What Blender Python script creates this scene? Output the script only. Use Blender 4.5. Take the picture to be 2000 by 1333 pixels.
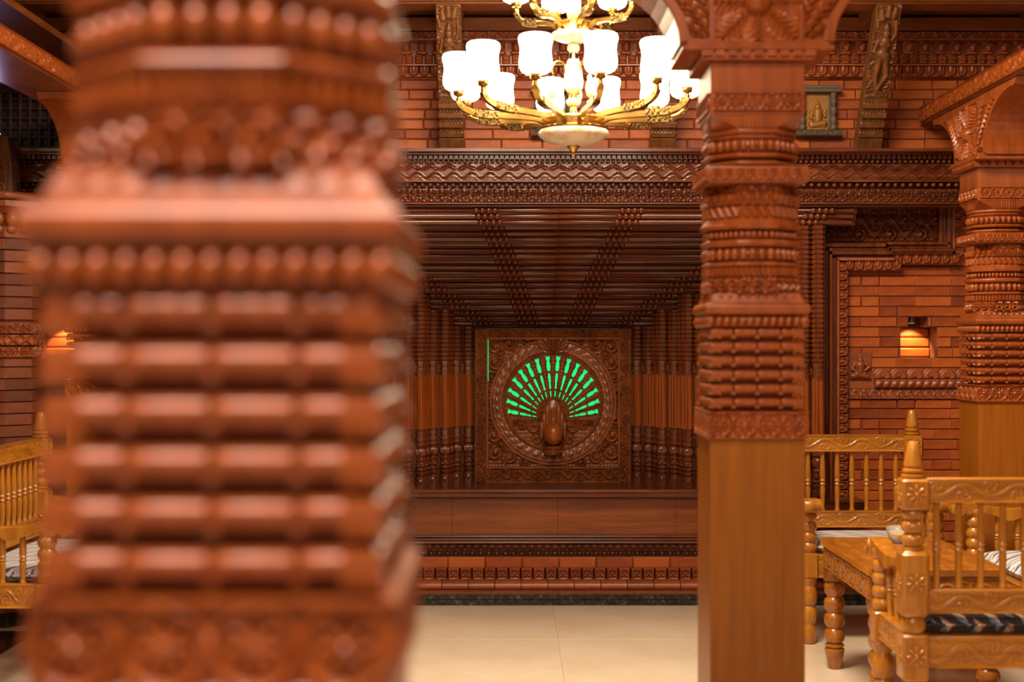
import bpy, math, random
import numpy as np
from mathutils import Matrix, Vector

for o in list(bpy.data.objects):
    bpy.data.objects.remove(o)
scene = bpy.context.scene
COL = scene.collection
PI = math.pi
random.seed(7)
rng = np.random.default_rng(7)

# ------------------------------------------------------------------ camera
F = 2778.0            # focal length in pixels of the 2000 px wide frame (50 mm)
CH = 1.30             # camera height
cam = bpy.data.cameras.new('camera')
cam.sensor_width = 36.0
cam.lens = 50.0
cam.clip_start = 0.05
cam.clip_end = 60
cam.dof.use_dof = True
cam.dof.focus_distance = 6.9
cam.dof.aperture_fstop = 2.5
camo = bpy.data.objects.new('camera', cam)
camo.location = (0, 0, CH)
camo.rotation_euler = (PI / 2, 0, 0)
COL.objects.link(camo)
scene.camera = camo

# ------------------------------------------------------------------ world, large lights, exposure
world = bpy.data.worlds.new('room_ambient')
scene.world = world
world.use_nodes = True
world.node_tree.nodes['Background'].inputs[0].default_value = (1.0, 0.78, 0.62, 1)
world.node_tree.nodes['Background'].inputs[1].default_value = 0.17
scene.view_settings.view_transform = 'Standard'
scene.view_settings.look = 'None'
scene.view_settings.gamma = 1.0
scene.view_settings.use_curve_mapping = False
scene.view_settings.exposure = 0.0


def area_light(name, loc, rot, sx, sy, power, col):
    l = bpy.data.lights.new(name, 'AREA')
    l.shape = 'RECTANGLE'
    l.size = sx
    l.size_y = sy
    l.energy = power
    l.color = col
    o = bpy.data.objects.new(name, l)
    o.location = loc
    o.rotation_euler = rot
    COL.objects.link(o)
    return o


# ceiling lamps of the hall (warm) and of the aisles
area_light('hall_ceiling_lamp', (0.3, 4.3, 3.36), (0, 0, 0), 1.2, 0.8, 190, (1.0, 0.80, 0.56))
area_light('entry_ceiling_lamp', (0.3, 2.2, 3.36), (0, 0, 0), 1.0, 0.6, 45, (1.0, 0.79, 0.56))
area_light('front_ceiling_lamp', (-0.3, 0.1, 3.36), (0, 0, 0), 1.4, 0.7, 165, (1.0, 0.79, 0.66))
area_light('aisle_ceiling_lamp', (2.75, 4.0, 2.55), (0, 0, 0), 0.3, 0.6, 12, (1.0, 0.74, 0.42))
area_light('aisle_ceiling_lamp', (-2.75, 4.0, 2.55), (0, 0, 0), 0.3, 0.6, 12, (1.0, 0.78, 0.52))


# ------------------------------------------------------------------ materials
def mat_new(name):
    m = bpy.data.materials.new(name)
    m.use_nodes = True
    nt = m.node_tree
    b = nt.nodes['Principled BSDF']
    return m, nt, b


def ramp(nt, fac, stops):
    r = nt.nodes.new('ShaderNodeValToRGB')
    els = r.color_ramp.elements
    while len(els) < len(stops):
        els.new(0.5)
    for e, (p, c) in zip(els, stops):
        e.position = p
        e.color = (c[0], c[1], c[2], 1)
    nt.links.new(fac, r.inputs[0])
    return r.outputs[0]


def coords(nt, scale=(1, 1, 1), kind='Object'):
    tc = nt.nodes.new('ShaderNodeTexCoord')
    mp = nt.nodes.new('ShaderNodeMapping')
    mp.inputs['Scale'].default_value = scale
    nt.links.new(tc.outputs[kind], mp.inputs[0])
    return mp.outputs[0]


def noise(nt, vec, scale, detail=4, rough=0.6):
    n = nt.nodes.new('ShaderNodeTexNoise')
    n.inputs['Scale'].default_value = scale
    n.inputs['Detail'].default_value = detail
    n.inputs['Roughness'].default_value = rough
    nt.links.new(vec, n.inputs['Vector'])
    return n.outputs[0]


def bump(nt, b, fac, strength, dist=0.002):
    bm = nt.nodes.new('ShaderNodeBump')
    bm.inputs['Strength'].default_value = strength
    bm.inputs['Distance'].default_value = dist
    nt.links.new(fac, bm.inputs['Height'])
    nt.links.new(bm.outputs[0], b.inputs['Normal'])


def wood(name, dark, mid, light, stretch=(14, 14, 1.2), rough=0.34, coat=0.35, scale=3.0):
    m, nt, b = mat_new(name)
    v = coords(nt, stretch)
    n = noise(nt, v, scale, 6, 0.62)
    c = ramp(nt, n, [(0.30, dark), (0.52, mid), (0.74, light)])
    nt.links.new(c, b.inputs['Base Color'])
    b.inputs['Roughness'].default_value = rough
    b.inputs['Coat Weight'].default_value = coat
    b.inputs['Coat Roughness'].default_value = 0.22
    b.inputs['Specular IOR Level'].default_value = 0.35
    bump(nt, b, n, 0.12, 0.001)
    return m


def clay(name, a, bcol, c, rough=0.5, coat=0.15, scale=18, var=0.5):
    m, nt, b = mat_new(name)
    v = coords(nt)
    n = noise(nt, v, scale, 5, 0.65)
    oi = nt.nodes.new('ShaderNodeObjectInfo')
    mx = nt.nodes.new('ShaderNodeMath')
    mx.operation = 'MULTIPLY_ADD'
    nt.links.new(oi.outputs['Random'], mx.inputs[0])
    mx.inputs[1].default_value = var
    ad = nt.nodes.new('ShaderNodeMath')
    ad.operation = 'MULTIPLY'
    nt.links.new(n, ad.inputs[0])
    ad.inputs[1].default_value = 1.0 - var * 0.5
    nt.links.new(ad.outputs[0], mx.inputs[2])
    col = ramp(nt, mx.outputs[0], [(0.30, a), (0.58, bcol), (0.85, c)])
    nt.links.new(col, b.inputs['Base Color'])
    b.inputs['Roughness'].default_value = rough
    b.inputs['Coat Weight'].default_value = coat
    b.inputs['Coat Roughness'].default_value = 0.3
    bump(nt, b, n, 0.35, 0.003)
    return m


M = {}
M['wood_window'] = wood('wood_window', (0.060, 0.013, 0.004), (0.125, 0.029, 0.008), (0.20, 0.052, 0.014), (1.2, 14, 14), 0.27, 0.55)
M['wood_jamb'] = wood('wood_jamb', (0.065, 0.014, 0.004), (0.135, 0.032, 0.008), (0.21, 0.055, 0.015), (14, 14, 1.2), 0.27, 0.55)
M['wood_shaft'] = wood('wood_shaft', (0.15, 0.032, 0.004), (0.26, 0.058, 0.008), (0.34, 0.085, 0.013), (20, 20, 1.0), 0.34, 0.4)
M['wood_peacock'] = wood('wood_peacock', (0.12, 0.030, 0.005), (0.20, 0.053, 0.009), (0.28, 0.082, 0.015), (5, 5, 5), 0.30, 0.6)
M['wood_column'] = wood('wood_column', (0.20, 0.044, 0.007), (0.29, 0.066, 0.011), (0.37, 0.092, 0.017), (10, 10, 1.0), 0.32, 0.30)
M['wood_post'] = wood('wood_post', (0.23, 0.070, 0.003), (0.295, 0.092, 0.004), (0.35, 0.115, 0.006), (16, 16, 0.8), 0.40, 0.15)
M['wood_panel'] = wood('wood_panel', (0.17, 0.042, 0.006), (0.26, 0.066, 0.010), (0.34, 0.095, 0.017), (1.0, 10, 12), 0.36, 0.4)
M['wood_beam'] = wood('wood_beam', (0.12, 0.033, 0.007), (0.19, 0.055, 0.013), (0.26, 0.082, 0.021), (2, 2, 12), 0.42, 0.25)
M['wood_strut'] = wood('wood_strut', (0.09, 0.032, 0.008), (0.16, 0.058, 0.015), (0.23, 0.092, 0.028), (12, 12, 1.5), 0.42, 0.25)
M['wood_chair'] = wood('wood_chair', (0.27, 0.090, 0.006), (0.40, 0.150, 0.012), (0.50, 0.215, 0.026), (9, 9, 1.2), 0.30, 0.45)
M['wood_chair_x'] = wood('wood_chair_x', (0.27, 0.090, 0.006), (0.40, 0.150, 0.012), (0.50, 0.215, 0.026), (1.2, 9, 9), 0.30, 0.45)
M['wood_table'] = wood('wood_table', (0.23, 0.070, 0.006), (0.35, 0.118, 0.011), (0.45, 0.175, 0.022), (9, 1.2, 9), 0.26, 0.6)
M['brick'] = clay('brick', (0.17, 0.029, 0.003), (0.32, 0.060, 0.005), (0.45, 0.105, 0.010), 0.58, 0.04)
M['brick_dark'] = clay('brick_dark', (0.10, 0.024, 0.010), (0.18, 0.045, 0.016), (0.28, 0.078, 0.028))
M['terracotta'] = clay('terracotta', (0.19, 0.042, 0.012), (0.29, 0.070, 0.019), (0.38, 0.108, 0.032), 0.42, 0.3, 25, 0.25)
M['mortar'] = clay('mortar', (0.08, 0.018, 0.006), (0.12, 0.030, 0.009), (0.17, 0.05, 0.015), 0.8, 0.0)


def marble_floor():
    m, nt, b = mat_new('floor_tile')
    v = coords(nt)
    n1 = noise(nt, v, 2.2, 8, 0.7)
    c = ramp(nt, n1, [(0.30, (0.66, 0.53, 0.37)), (0.5, (0.73, 0.61, 0.46)), (0.72, (0.80, 0.69, 0.55))])
    nt.links.new(c, b.inputs['Base Color'])
    b.inputs['Roughness'].default_value = 0.22
    return m


def granite():
    m, nt, b = mat_new('granite')
    v = coords(nt)
    n1 = noise(nt, v, 38, 8, 0.75)
    c = ramp(nt, n1, [(0.42, (0.010, 0.011, 0.012)), (0.56, (0.035, 0.034, 0.030)), (0.68, (0.20, 0.14, 0.08))])
    nt.links.new(c, b.inputs['Base Color'])
    b.inputs['Roughness'].default_value = 0.12
    return m


def simple(name, col, rough=0.4, metal=0.0, coat=0.0):
    m, nt, b = mat_new(name)
    n = noise(nt, coords(nt), 40, 3, 0.6)
    c = ramp(nt, n, [(0.3, [x * 0.82 for x in col]), (0.7, [min(1, x * 1.12) for x in col])])
    nt.links.new(c, b.inputs['Base Color'])
    b.inputs['Roughness'].default_value = rough
    b.inputs['Metallic'].default_value = metal
    b.inputs['Coat Weight'].default_value = coat
    return m


def emit(name, col, strength, base=None):
    m, nt, b = mat_new(name)
    b.inputs['Base Color'].default_value = (*(base or col), 1)
    b.inputs['Emission Color'].default_value = (*col, 1)
    b.inputs['Emission Strength'].default_value = strength
    b.inputs['Roughness'].default_value = 0.3
    return m


M['floor'] = marble_floor()
M['grout'] = simple('grout', (0.56, 0.44, 0.29), 0.5)
M['granite'] = granite()
M['brass'] = simple('brass', (0.62, 0.40, 0.12), 0.25, 1.0)
def engraved():
    m, nt, b = mat_new('engraved_brass')
    n = noise(nt, coords(nt), 170, 2, 0.5)
    c = ramp(nt, n, [(0.46, (0.05, 0.03, 0.012)), (0.52, (0.60, 0.39, 0.12))])
    nt.links.new(c, b.inputs['Base Color'])
    b.inputs['Roughness'].default_value = 0.32
    b.inputs['Metallic'].default_value = 0.9
    return m


M['brass_dark'] = engraved()
M['stone'] = simple('stone', (0.12, 0.085, 0.058), 0.6)
M['stone_gold'] = simple('stone_gold', (0.34, 0.155, 0.035), 0.45, 0.2)
M['green_leak'] = emit('green_leak_glow', (0.0, 0.80, 0.22), 0.22)  # green light leaking at the frame edge, put in as a faint emission
M['green'] = emit('green_glass', (0.0, 0.76, 0.20), 0.85)
M['shade'] = emit('shade_glass', (1.0, 0.80, 0.55), 9.0, (0.9, 0.88, 0.84))
M['lamp'] = emit('lamp_face', (1.0, 0.72, 0.38), 30.0)
M['blue_lamp'] = emit('blue_lamp', (0.50, 0.52, 1.0), 60.0)
M['metal'] = simple('lamp_metal', (0.30, 0.28, 0.26), 0.35, 0.9)
M['yellow'] = simple('yellow_petals', (0.80, 0.50, 0.02), 0.5)
M['dark_wood'] = wood('dark_wood', (0.02, 0.008, 0.008), (0.035, 0.014, 0.014), (0.06, 0.025, 0.022), (1.5, 12, 12), 0.4, 0.2)


def alabaster():
    m, nt, b = mat_new('alabaster')
    n = noise(nt, coords(nt), 16, 6, 0.7)
    c = ramp(nt, n, [(0.35, (0.72, 0.50, 0.28)), (0.5, (0.86, 0.76, 0.62)), (0.7, (0.92, 0.88, 0.82))])
    nt.links.new(c, b.inputs['Base Color'])
    b.inputs['Roughness'].default_value = 0.25
    b.inputs['Subsurface Weight'].default_value = 0.25
    b.inputs['Subsurface Radius'].default_value = (0.02, 0.015, 0.01)
    return m


def glass_mat():
    m, nt, b = mat_new('clear_glass')
    b.inputs['Base Color'].default_value = (0.95, 0.96, 0.97, 1)
    b.inputs['Roughness'].default_value = 0.05
    b.inputs['Transmission Weight'].default_value = 0.9
    b.inputs['IOR'].default_value = 1.35
    return m


def fabric(name, scale, stops, cross, cross_col, thr=0.62):
    """woven brocade: slanted colour bands, broken into dashes by a second crossing band"""
    m, nt, b = mat_new(name)
    v = coords(nt)
    w1 = nt.nodes.new('ShaderNodeTexWave')
    w1.wave_type = 'BANDS'
    w1.bands_direction = 'DIAGONAL'
    w1.wave_profile = 'SAW'
    w1.inputs['Scale'].default_value = scale
    w1.inputs['Distortion'].default_value = 0.5
    w1.inputs['Detail Scale'].default_value = 3
    nt.links.new(v, w1.inputs[0])
    col = ramp(nt, w1.outputs['Fac'], stops)
    col.node.color_ramp.interpolation = 'CONSTANT'
    mp = nt.nodes.new('ShaderNodeMapping')
    mp.inputs['Rotation'].default_value = (0, 0, math.radians(-38))
    nt.links.new(v, mp.inputs[0])
    w2 = nt.nodes.new('ShaderNodeTexWave')
    w2.bands_direction = 'X'
    w2.inputs['Scale'].default_value = cross
    nt.links.new(mp.outputs[0], w2.inputs[0])
    gt = nt.nodes.new('ShaderNodeMath')
    gt.operation = 'GREATER_THAN'
    gt.inputs[1].default_value = thr
    nt.links.new(w2.outputs['Fac'], gt.inputs[0])
    mix = nt.nodes.new('ShaderNodeMix')
    mix.data_type = 'RGBA'
    nt.links.new(gt.outputs[0], mix.inputs['Factor'])
    nt.links.new(col, mix.inputs['A'])
    mix.inputs['B'].default_value = (*cross_col, 1)
    nt.links.new(mix.outputs['Result'], b.inputs['Base Color'])
    b.inputs['Roughness'].default_value = 0.6
    b.inputs['Sheen Weight'].default_value = 0.3
    return m


M['alabaster'] = alabaster()
M['glass'] = glass_mat()
M['glass'].node_tree.nodes['Principled BSDF'].inputs['Transmission Weight'].default_value = 0.75
M['cushion'] = fabric('cushion_fabric', 9, [(0.0, (0.80, 0.78, 0.76)), (0.40, (0.05, 0.10, 0.22)), (0.72, (0.80, 0.78, 0.76)), (0.86, (0.12, 0.18, 0.30))], 9, (0.76, 0.74, 0.72), 0.80)
M['cushion_b'] = fabric('cushion_fabric_b', 7, [(0.0, (0.02, 0.022, 0.03)), (0.25, (0.20, 0.30, 0.46)), (0.50, (0.74, 0.68, 0.58)), (0.70, (0.55, 0.28, 0.12)), (0.85, (0.03, 0.03, 0.04))], 8, (0.035, 0.035, 0.045))


# ------------------------------------------------------------------ mesh builder
class MB:
    def __init__(self):
        self.v = []
        self.f = []
        self.n = 0

    def add(self, verts, faces, mtx=None):
        verts = np.asarray(verts, dtype=float).reshape(-1, 3)
        if mtx is not None:
            A = np.array(mtx)
            verts = verts @ A[:3, :3].T + A[:3, 3]
        self.v.append(verts)
        off = self.n
        if isinstance(faces, np.ndarray):
            self.f.extend((faces + off).tolist())
        else:
            self.f.extend([[i + off for i in f] for f in faces])
        self.n += len(verts)
        return self

    def box(self, x0, x1, y0, y1, z0, z1, mtx=None, ch=0.0):
        """box; with ch the -Y face is chamfered"""
        if ch <= 0:
            v = [(x0, y0, z0), (x1, y0, z0), (x1, y1, z0), (x0, y1, z0), (x0, y0, z1), (x1, y0, z1), (x1, y1, z1), (x0, y1, z1)]
            f = [(0, 3, 2, 1), (4, 5, 6, 7), (0, 1, 5, 4), (1, 2, 6, 5), (2, 3, 7, 6), (3, 0, 4, 7)]
        else:
            c = ch
            v = [(x0 + c, y0, z0 + c), (x1 - c, y0, z0 + c), (x1 - c, y0, z1 - c), (x0 + c, y0, z1 - c),
                 (x0, y0 + c, z0), (x1, y0 + c, z0), (x1, y0 + c, z1), (x0, y0 + c, z1),
                 (x0, y1, z0), (x1, y1, z0), (x1, y1, z1), (x0, y1, z1)]
            f = [(0, 1, 2, 3), (0, 4, 5, 1), (1, 5, 6, 2), (2, 6, 7, 3), (3, 7, 4, 0),
                 (4, 8, 9, 5), (5, 9, 10, 6), (6, 10, 11, 7), (7, 11, 8, 4), (8, 11, 10, 9)]
        return self.add(v, f, mtx)

    def rbox(self, x0, x1, y0, y1, z0, z1, b=0.004, mtx=None):
        """box with all edges chamfered (24 vertices)"""
        V = []
        idx = {}
        F_ = []
        xs = (x0, x1)
        ys = (y0, y1)
        zs = (z0, z1)
        for i in (0, 1):
            for j in (0, 1):
                for k in (0, 1):
                    sx, sy, sz = (1 - 2 * i), (1 - 2 * j), (1 - 2 * k)
                    idx[(i, j, k, 0)] = len(V); V.append((xs[i], ys[j] + sy * b, zs[k] + sz * b))
                    idx[(i, j, k, 1)] = len(V); V.append((xs[i] + sx * b, ys[j], zs[k] + sz * b))
                    idx[(i, j, k, 2)] = len(V); V.append((xs[i] + sx * b, ys[j] + sy * b, zs[k]))
        loop = ((0, 0), (1, 0), (1, 1), (0, 1))
        for i in (0, 1):
            F_.append([idx[(i, a, c, 0)] for a, c in loop])
            F_.append([idx[(a, i, c, 1)] for a, c in loop])
            F_.append([idx[(a, c, i, 2)] for a, c in loop])
        for a in (0, 1):
            for c in (0, 1):
                F_.append([idx[(a, c, 0, 0)], idx[(a, c, 1, 0)], idx[(a, c, 1, 1)], idx[(a, c, 0, 1)]])
                F_.append([idx[(a, 0, c, 0)], idx[(a, 1, c, 0)], idx[(a, 1, c, 2)], idx[(a, 0, c, 2)]])
                F_.append([idx[(0, a, c, 1)], idx[(1, a, c, 1)], idx[(1, a, c, 2)], idx[(0, a, c, 2)]])
                for k in (0, 1):
                    pass
        for i in (0, 1):
            for j in (0, 1):
                for k in (0, 1):
                    F_.append([idx[(i, j, k, 0)], idx[(i, j, k, 1)], idx[(i, j, k, 2)]])
        return self.add(V, F_, mtx)

    def lathe(self, prof, n=16, mtx=None, phase=0.0, apothem=False, cap=True, sx=1.0, sy=1.0):
        """prof [(r,z)...] about Z"""
        k = 1.0 / math.cos(PI / n) if apothem else 1.0
        ph = (PI / n if apothem else 0.0) + phase
        a = np.arange(n) * 2 * PI / n + ph
        V = np.zeros((len(prof), n, 3))
        for i, (r, z) in enumerate(prof):
            V[i, :, 0] = np.cos(a) * r * k * sx
            V[i, :, 1] = np.sin(a) * r * k * sy
            V[i, :, 2] = z
        Fc = []
        for i in range(len(prof) - 1):
            for j in range(n):
                j2 = (j + 1) % n
                Fc.append((i * n + j, i * n + j2, (i + 1) * n + j2, (i + 1) * n + j))
        if cap:
            Fc.append(tuple(range(n - 1, -1, -1)))
            Fc.append(tuple((len(prof) - 1) * n + j for j in range(n)))
        return self.add(V.reshape(-1, 3), Fc, mtx)

    def ell(self, c, r, nu=8, nv=6, mtx=None):
        prof_v = np.linspace(0, PI, nv + 1)
        V = [(c[0], c[1], c[2] - r[2])]
        for t in prof_v[1:-1]:
            for j in range(nu):
                a = 2 * PI * j / nu
                V.append((c[0] + r[0] * math.sin(t) * math.cos(a), c[1] + r[1] * math.sin(t) * math.sin(a), c[2] - r[2] * math.cos(t)))
        V.append((c[0], c[1], c[2] + r[2]))
        Fc = []
        for j in range(nu):
            Fc.append((0, 1 + (j + 1) % nu, 1 + j))
        for i in range(nv - 2):
            for j in range(nu):
                a, b = 1 + i * nu + j, 1 + i * nu + (j + 1) % nu
                Fc.append((a, b, b + nu, a + nu))
        L = len(V) - 1
        s = 1 + (nv - 2) * nu
        for j in range(nu):
            Fc.append((s + j, s + (j + 1) % nu, L))
        return self.add(V, Fc, mtx)

    def extr(self, prof, x0, x1, mtx=None, close=True):
        """prof [(y,z)...] closed outline extruded along X"""
        n = len(prof)
        V = [(x0, y, z) for y, z in prof] + [(x1, y, z) for y, z in prof]
        Fc = [(i, (i + 1) % n, n + (i + 1) % n, n + i) for i in range(n if close else n - 1)]
        if close:
            Fc.append(tuple(range(n - 1, -1, -1)))
            Fc.append(tuple(range(n, 2 * n)))
        return self.add(V, Fc, mtx)

    def sweep(self, path, sect, mtx=None, up=(0, 0, 1), scales=None):
        """sweep closed 2-D section (a along side, b along up) along a 3-D path"""
        P = [Vector(p) for p in path]
        V = []
        n = len(sect)
        upv = Vector(up)
        for i, p in enumerate(P):
            t = (P[min(i + 1, len(P) - 1)] - P[max(i - 1, 0)]).normalized()
            s = t.cross(upv)
            if s.length < 1e-4:
                s = Vector((1, 0, 0))
            s.normalize()
            u = s.cross(t).normalized()
            k = scales[i] if scales else 1.0
            for a, b in sect:
                q = p + s * (a * k) + u * (b * k)
                V.append(tuple(q))
        Fc = []
        for i in range(len(P) - 1):
            for j in range(n):
                j2 = (j + 1) % n
                Fc.append((i * n + j, i * n + j2, (i + 1) * n + j2, (i + 1) * n + j))
        Fc.append(tuple(range(n - 1, -1, -1)))
        Fc.append(tuple((len(P) - 1) * n + j for j in range(n)))
        return self.add(V, Fc, mtx)

    def relief(self, W, H, nx, ny, f, mtx=None, depth=0.01):
        """carved board: grid in XZ centred on x, z from 0 to H, relief towards -Y, sides closed to +depth"""
        u = np.linspace(-W / 2, W / 2, nx)
        v = np.linspace(0, H, ny)
        U, Vv = np.meshgrid(u, v)
        h = f(U, Vv)
        V = np.stack([U, -h, Vv], axis=-1).reshape(-1, 3)
        i = np.arange(ny - 1)[:, None] * nx + np.arange(nx - 1)[None, :]
        i = i.reshape(-1)
        Fc = np.stack([i, i + 1, i + nx + 1, i + nx], axis=-1).tolist()
        ring = list(range(nx)) + [nx * (k + 1) - 1 for k in range(1, ny)] + [nx * ny - 1 - k for k in range(1, nx)] + [nx * (ny - 1 - k) for k in range(1, ny - 1)]
        base = len(V)
        R = V[ring].copy()
        R[:, 1] = depth
        n = len(ring)
        for k in range(n):
            k2 = (k + 1) % n
            Fc.append([ring[k2], ring[k], base + k, base + k2])
        return self.add(np.vstack([V, R]), Fc, mtx)

    def mesh(self, name, mat, smooth=False):
        me = bpy.data.meshes.new(name)
        me.from_pydata(np.vstack(self.v).tolist(), [], self.f)
        me.update()
        if smooth:
            me.polygons.foreach_set('use_smooth', [True] * len(me.polygons))
            if smooth != 'full':
                me.set_sharp_from_angle(angle=math.radians(38))
        me.materials.append(M[mat])
        return me

    def build(self, name, mat, parent=None, smooth=False, loc=(0, 0, 0), rot=(0, 0, 0)):
        return place(name, self.mesh(name, mat, smooth), parent, loc, rot)


def place(name, me, parent=None, loc=(0, 0, 0), rot=(0, 0, 0), scale=(1, 1, 1)):
    o = bpy.data.objects.new(name, me)
    COL.objects.link(o)
    o.location = loc
    o.rotation_euler = rot
    o.scale = scale
    if parent is not None:
        o.parent = parent
    return o


def tag(o, label, cat=None, group=None, kind=None):
    o['label'] = label
    if cat:
        o['category'] = cat
    if group:
        o['group'] = group
    if kind:
        o['kind'] = kind
    return o


def thing(name, label, cat, loc=(0, 0, 0), rz=0.0, group=None, kind=None):
    e = bpy.data.objects.new(name, None)
    e.empty_display_size = 0.1
    COL.objects.link(e)
    e.location = loc
    e.rotation_euler = (0, 0, rz)
    return tag(e, label, cat, group, kind)


def T(x=0, y=0, z=0):
    return Matrix.Translation((x, y, z))


def RZ(a):
    return Matrix.Rotation(a, 4, 'Z')


def RX(a):
    return Matrix.Rotation(a, 4, 'X')


def RY(a):
    return Matrix.Rotation(a, 4, 'Y')


def zy(py, Y):
    """height of image row py on a surface at depth Y"""
    return CH - (py - 667.0) / F * Y


def xx(px, Y):
    return (px - 1000.0) / F * Y


# ------------------------------------------------------------------ carving functions (height in metres)
def sstep(a, b, x):
    t = np.clip((x - a) / (b - a), 0, 1)
    return t * t * (3 - 2 * t)


def spiral(U, V, cx, cz, R, hand=1, turns=1.6, ph=0.0):
    dx, dz = (U - cx) * hand, V - cz
    r = np.hypot(dx, dz)
    th = np.arctan2(dz, dx)
    w = 0.5 + 0.5 * np.cos(th + ph - 2 * PI * turns * r / R)
    return w * sstep(R, R * 0.86, r)


def rosette(U, V, cx, cz, R, n=8, ph=0.0):
    dx, dz = U - cx, V - cz
    r = np.hypot(dx, dz) / R
    th = np.arctan2(dz, dx)
    pet = 0.55 + 0.45 * np.cos(n * th + ph)
    edge = 0.72 + 0.28 * np.cos(n * th + ph)
    h = pet * sstep(edge, edge - 0.22, r) * sstep(0.16, 0.32, r) * 0.8
    h = np.maximum(h, np.sqrt(np.clip(1 - (r / 0.24) ** 2, 0, 1)))
    return h


def circles_band(n, H, amp):
    """row of n ringed flowers, with triangular leaves between"""
    def f(U, V):
        W = U.max() - U.min()
        c = W / n
        k = np.round((U) / c - (0.5 if n % 2 == 0 else 0.0)) + (0.5 if n % 2 == 0 else 0.0)
        du = U - k * c
        dz = V - H / 2
        r = np.hypot(du, dz)
        R = 0.46 * min(c, H * 1.1)
        h = np.exp(-((r - R) / (0.09 * R)) ** 2)
        h = np.maximum(h, rosette(du, dz, 0, 0, R * 0.82, 8) * 0.9)
        out = sstep(R * 1.05, R * 1.35, r) * (0.5 + 0.5 * np.cos(dz / H * 10))
        h = np.maximum(h, out * 0.7)
        rim = np.maximum(sstep(0.10 * H, 0.04 * H, V), sstep(0.90 * H, 0.96 * H, V))
        return amp * np.maximum(h, rim)
    return f


def vine(H, lam, amp):
    """wavy stem with curling leaves on both sides"""
    def f(U, V):
        c = H / 2 + 0.24 * H * np.sin(2 * PI * U / lam)
        h = np.exp(-((V - c) / (0.07 * H)) ** 2)
        k = np.floor(U / (lam / 2))
        cu = (k + 0.5) * lam / 2
        sg = np.where(k % 2 == 0, -1.0, 1.0)
        cz = H / 2 + sg * 0.16 * H
        du, dz = (U - cu) * sg, (V - cz) * sg
        r = np.hypot(du, dz)
        th = np.arctan2(dz, du)
        R = min(lam * 0.24, H * 0.36)
        sp = (0.5 + 0.5 * np.cos(th * 3 - 9 * r / R)) * sstep(R * 1.15, R * 0.8, r)
        h = np.maximum(h, sp * 0.85)
        fine = 0.5 + 0.5 * np.cos(2 * PI * (U * sg + V * 0.9) / (lam * 0.09))
        h = np.maximum(h, fine * 0.45 * (1 - sstep(R * 0.8, R * 1.2, r) * 0.3))
        edge = np.minimum(V, H - V)
        return amp * (h * sstep(0.03 * H, 0.12 * H, edge) + sstep(0.07 * H, 0.03 * H, edge) * 0.9)
    return f


def zigzag(H, lam, amp, lines=2):
    def f(U, V):
        t = np.abs(((U / lam) % 1.0) - 0.5) * 2
        d = V / H - (0.15 + 0.7 * t)
        h = np.zeros_like(U)
        for k in range(lines):
            h = np.maximum(h, np.exp(-((d - (k - (lines - 1) / 2) * 0.38) / 0.085) ** 2))
        return amp * h
    return f


def waves(H, lam, amp):
    def f(U, V):
        c = 0.5 + 0.26 * np.sin(2 * PI * U / lam)
        d = V / H - c
        h = 0.55 * sstep(0.05, -0.05, d)
        h = np.maximum(h, np.exp(-(d / 0.10) ** 2))
        h = np.maximum(h, 0.8 * np.exp(-((d + 0.32) / 0.07) ** 2))
        return amp * h
    return f


def diamonds(H, lam, amp):
    def f(U, V):
        a = np.abs(np.sin(PI * (U / lam + V / H)))
        b = np.abs(np.sin(PI * (U / lam - V / H)))
        return amp * (1 - np.minimum(a, b) * 1.6).clip(0, 1)
    return f


def floral(H, lam, amp):
    def f(U, V):
        k = np.round(U / lam)
        du = U - k * lam
        h = rosette(du, V, 0, H / 2, min(lam, H) * 0.48, 6, 0.5)
        k2 = np.floor(U / lam) + 0.5
        du2 = U - k2 * lam
        h = np.maximum(h, 0.8 * spiral(du2, V, 0, H * 0.3, H * 0.30, 1, 1.2))
        h = np.maximum(h, 0.8 * spiral(du2, V, 0, H * 0.75, H * 0.24, -1, 1.2))
        return amp * h
    return f


def scallop_tile(W, H, amp):
    def f(U, V):
        r = np.hypot(U / (W * 0.5), (V - H * 0.62) / (H * 0.62))
        up = V > H * 0.62
        r = np.where(up, np.abs(U) / (W * 0.5), r)
        h = 0.25 + 0.0 * U
        h = np.maximum(h, np.exp(-((r - 0.80) / 0.11) ** 2))
        h = np.maximum(h, 0.85 * np.sqrt(np.clip(1 - (r / 0.5) ** 2, 0, 1)))
        return amp * h * sstep(1.06, 0.94, r)
    return f


def flower_tile(W, H, amp):
    def f(U, V):
        e = np.minimum(W / 2 - np.abs(U), np.minimum(V, H - V))
        h = sstep(0.0, 0.10 * W, e) * sstep(0.26 * W, 0.16 * W, e)
        h = np.maximum(h, rosette(U, V, 0, H / 2, 0.36 * min(W, H), 4, PI) * 0.95)
        return amp * h
    return f


def capsules(parts, amp=1.0):
    """rounded relief figure from capsules (x0,z0,x1,z1,r0,r1,lift)"""
    def f(U, V):
        h = np.zeros_like(U)
        for (x0, z0, x1, z1, r0, r1, lift) in parts:
            dx, dz = x1 - x0, z1 - z0
            L2 = dx * dx + dz * dz + 1e-9
            t = np.clip(((U - x0) * dx + (V - z0) * dz) / L2, 0, 1)
            d = np.hypot(U - x0 - t * dx, V - z0 - t * dz)
            r = r0 + (r1 - r0) * t
            q = np.sqrt(np.clip(r * r - d * d, 0, None)) + np.where(d < r, lift, 0)
            h = np.maximum(h, q)
        return amp * h
    return f


# =================================================================== SETTING
XC = 0.221            # axis of the big window
YP = 7.68             # plane of the peacock panel
YF = 6.75             # front of the window lintel
XL, XR = -3.3, 3.3

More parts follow.
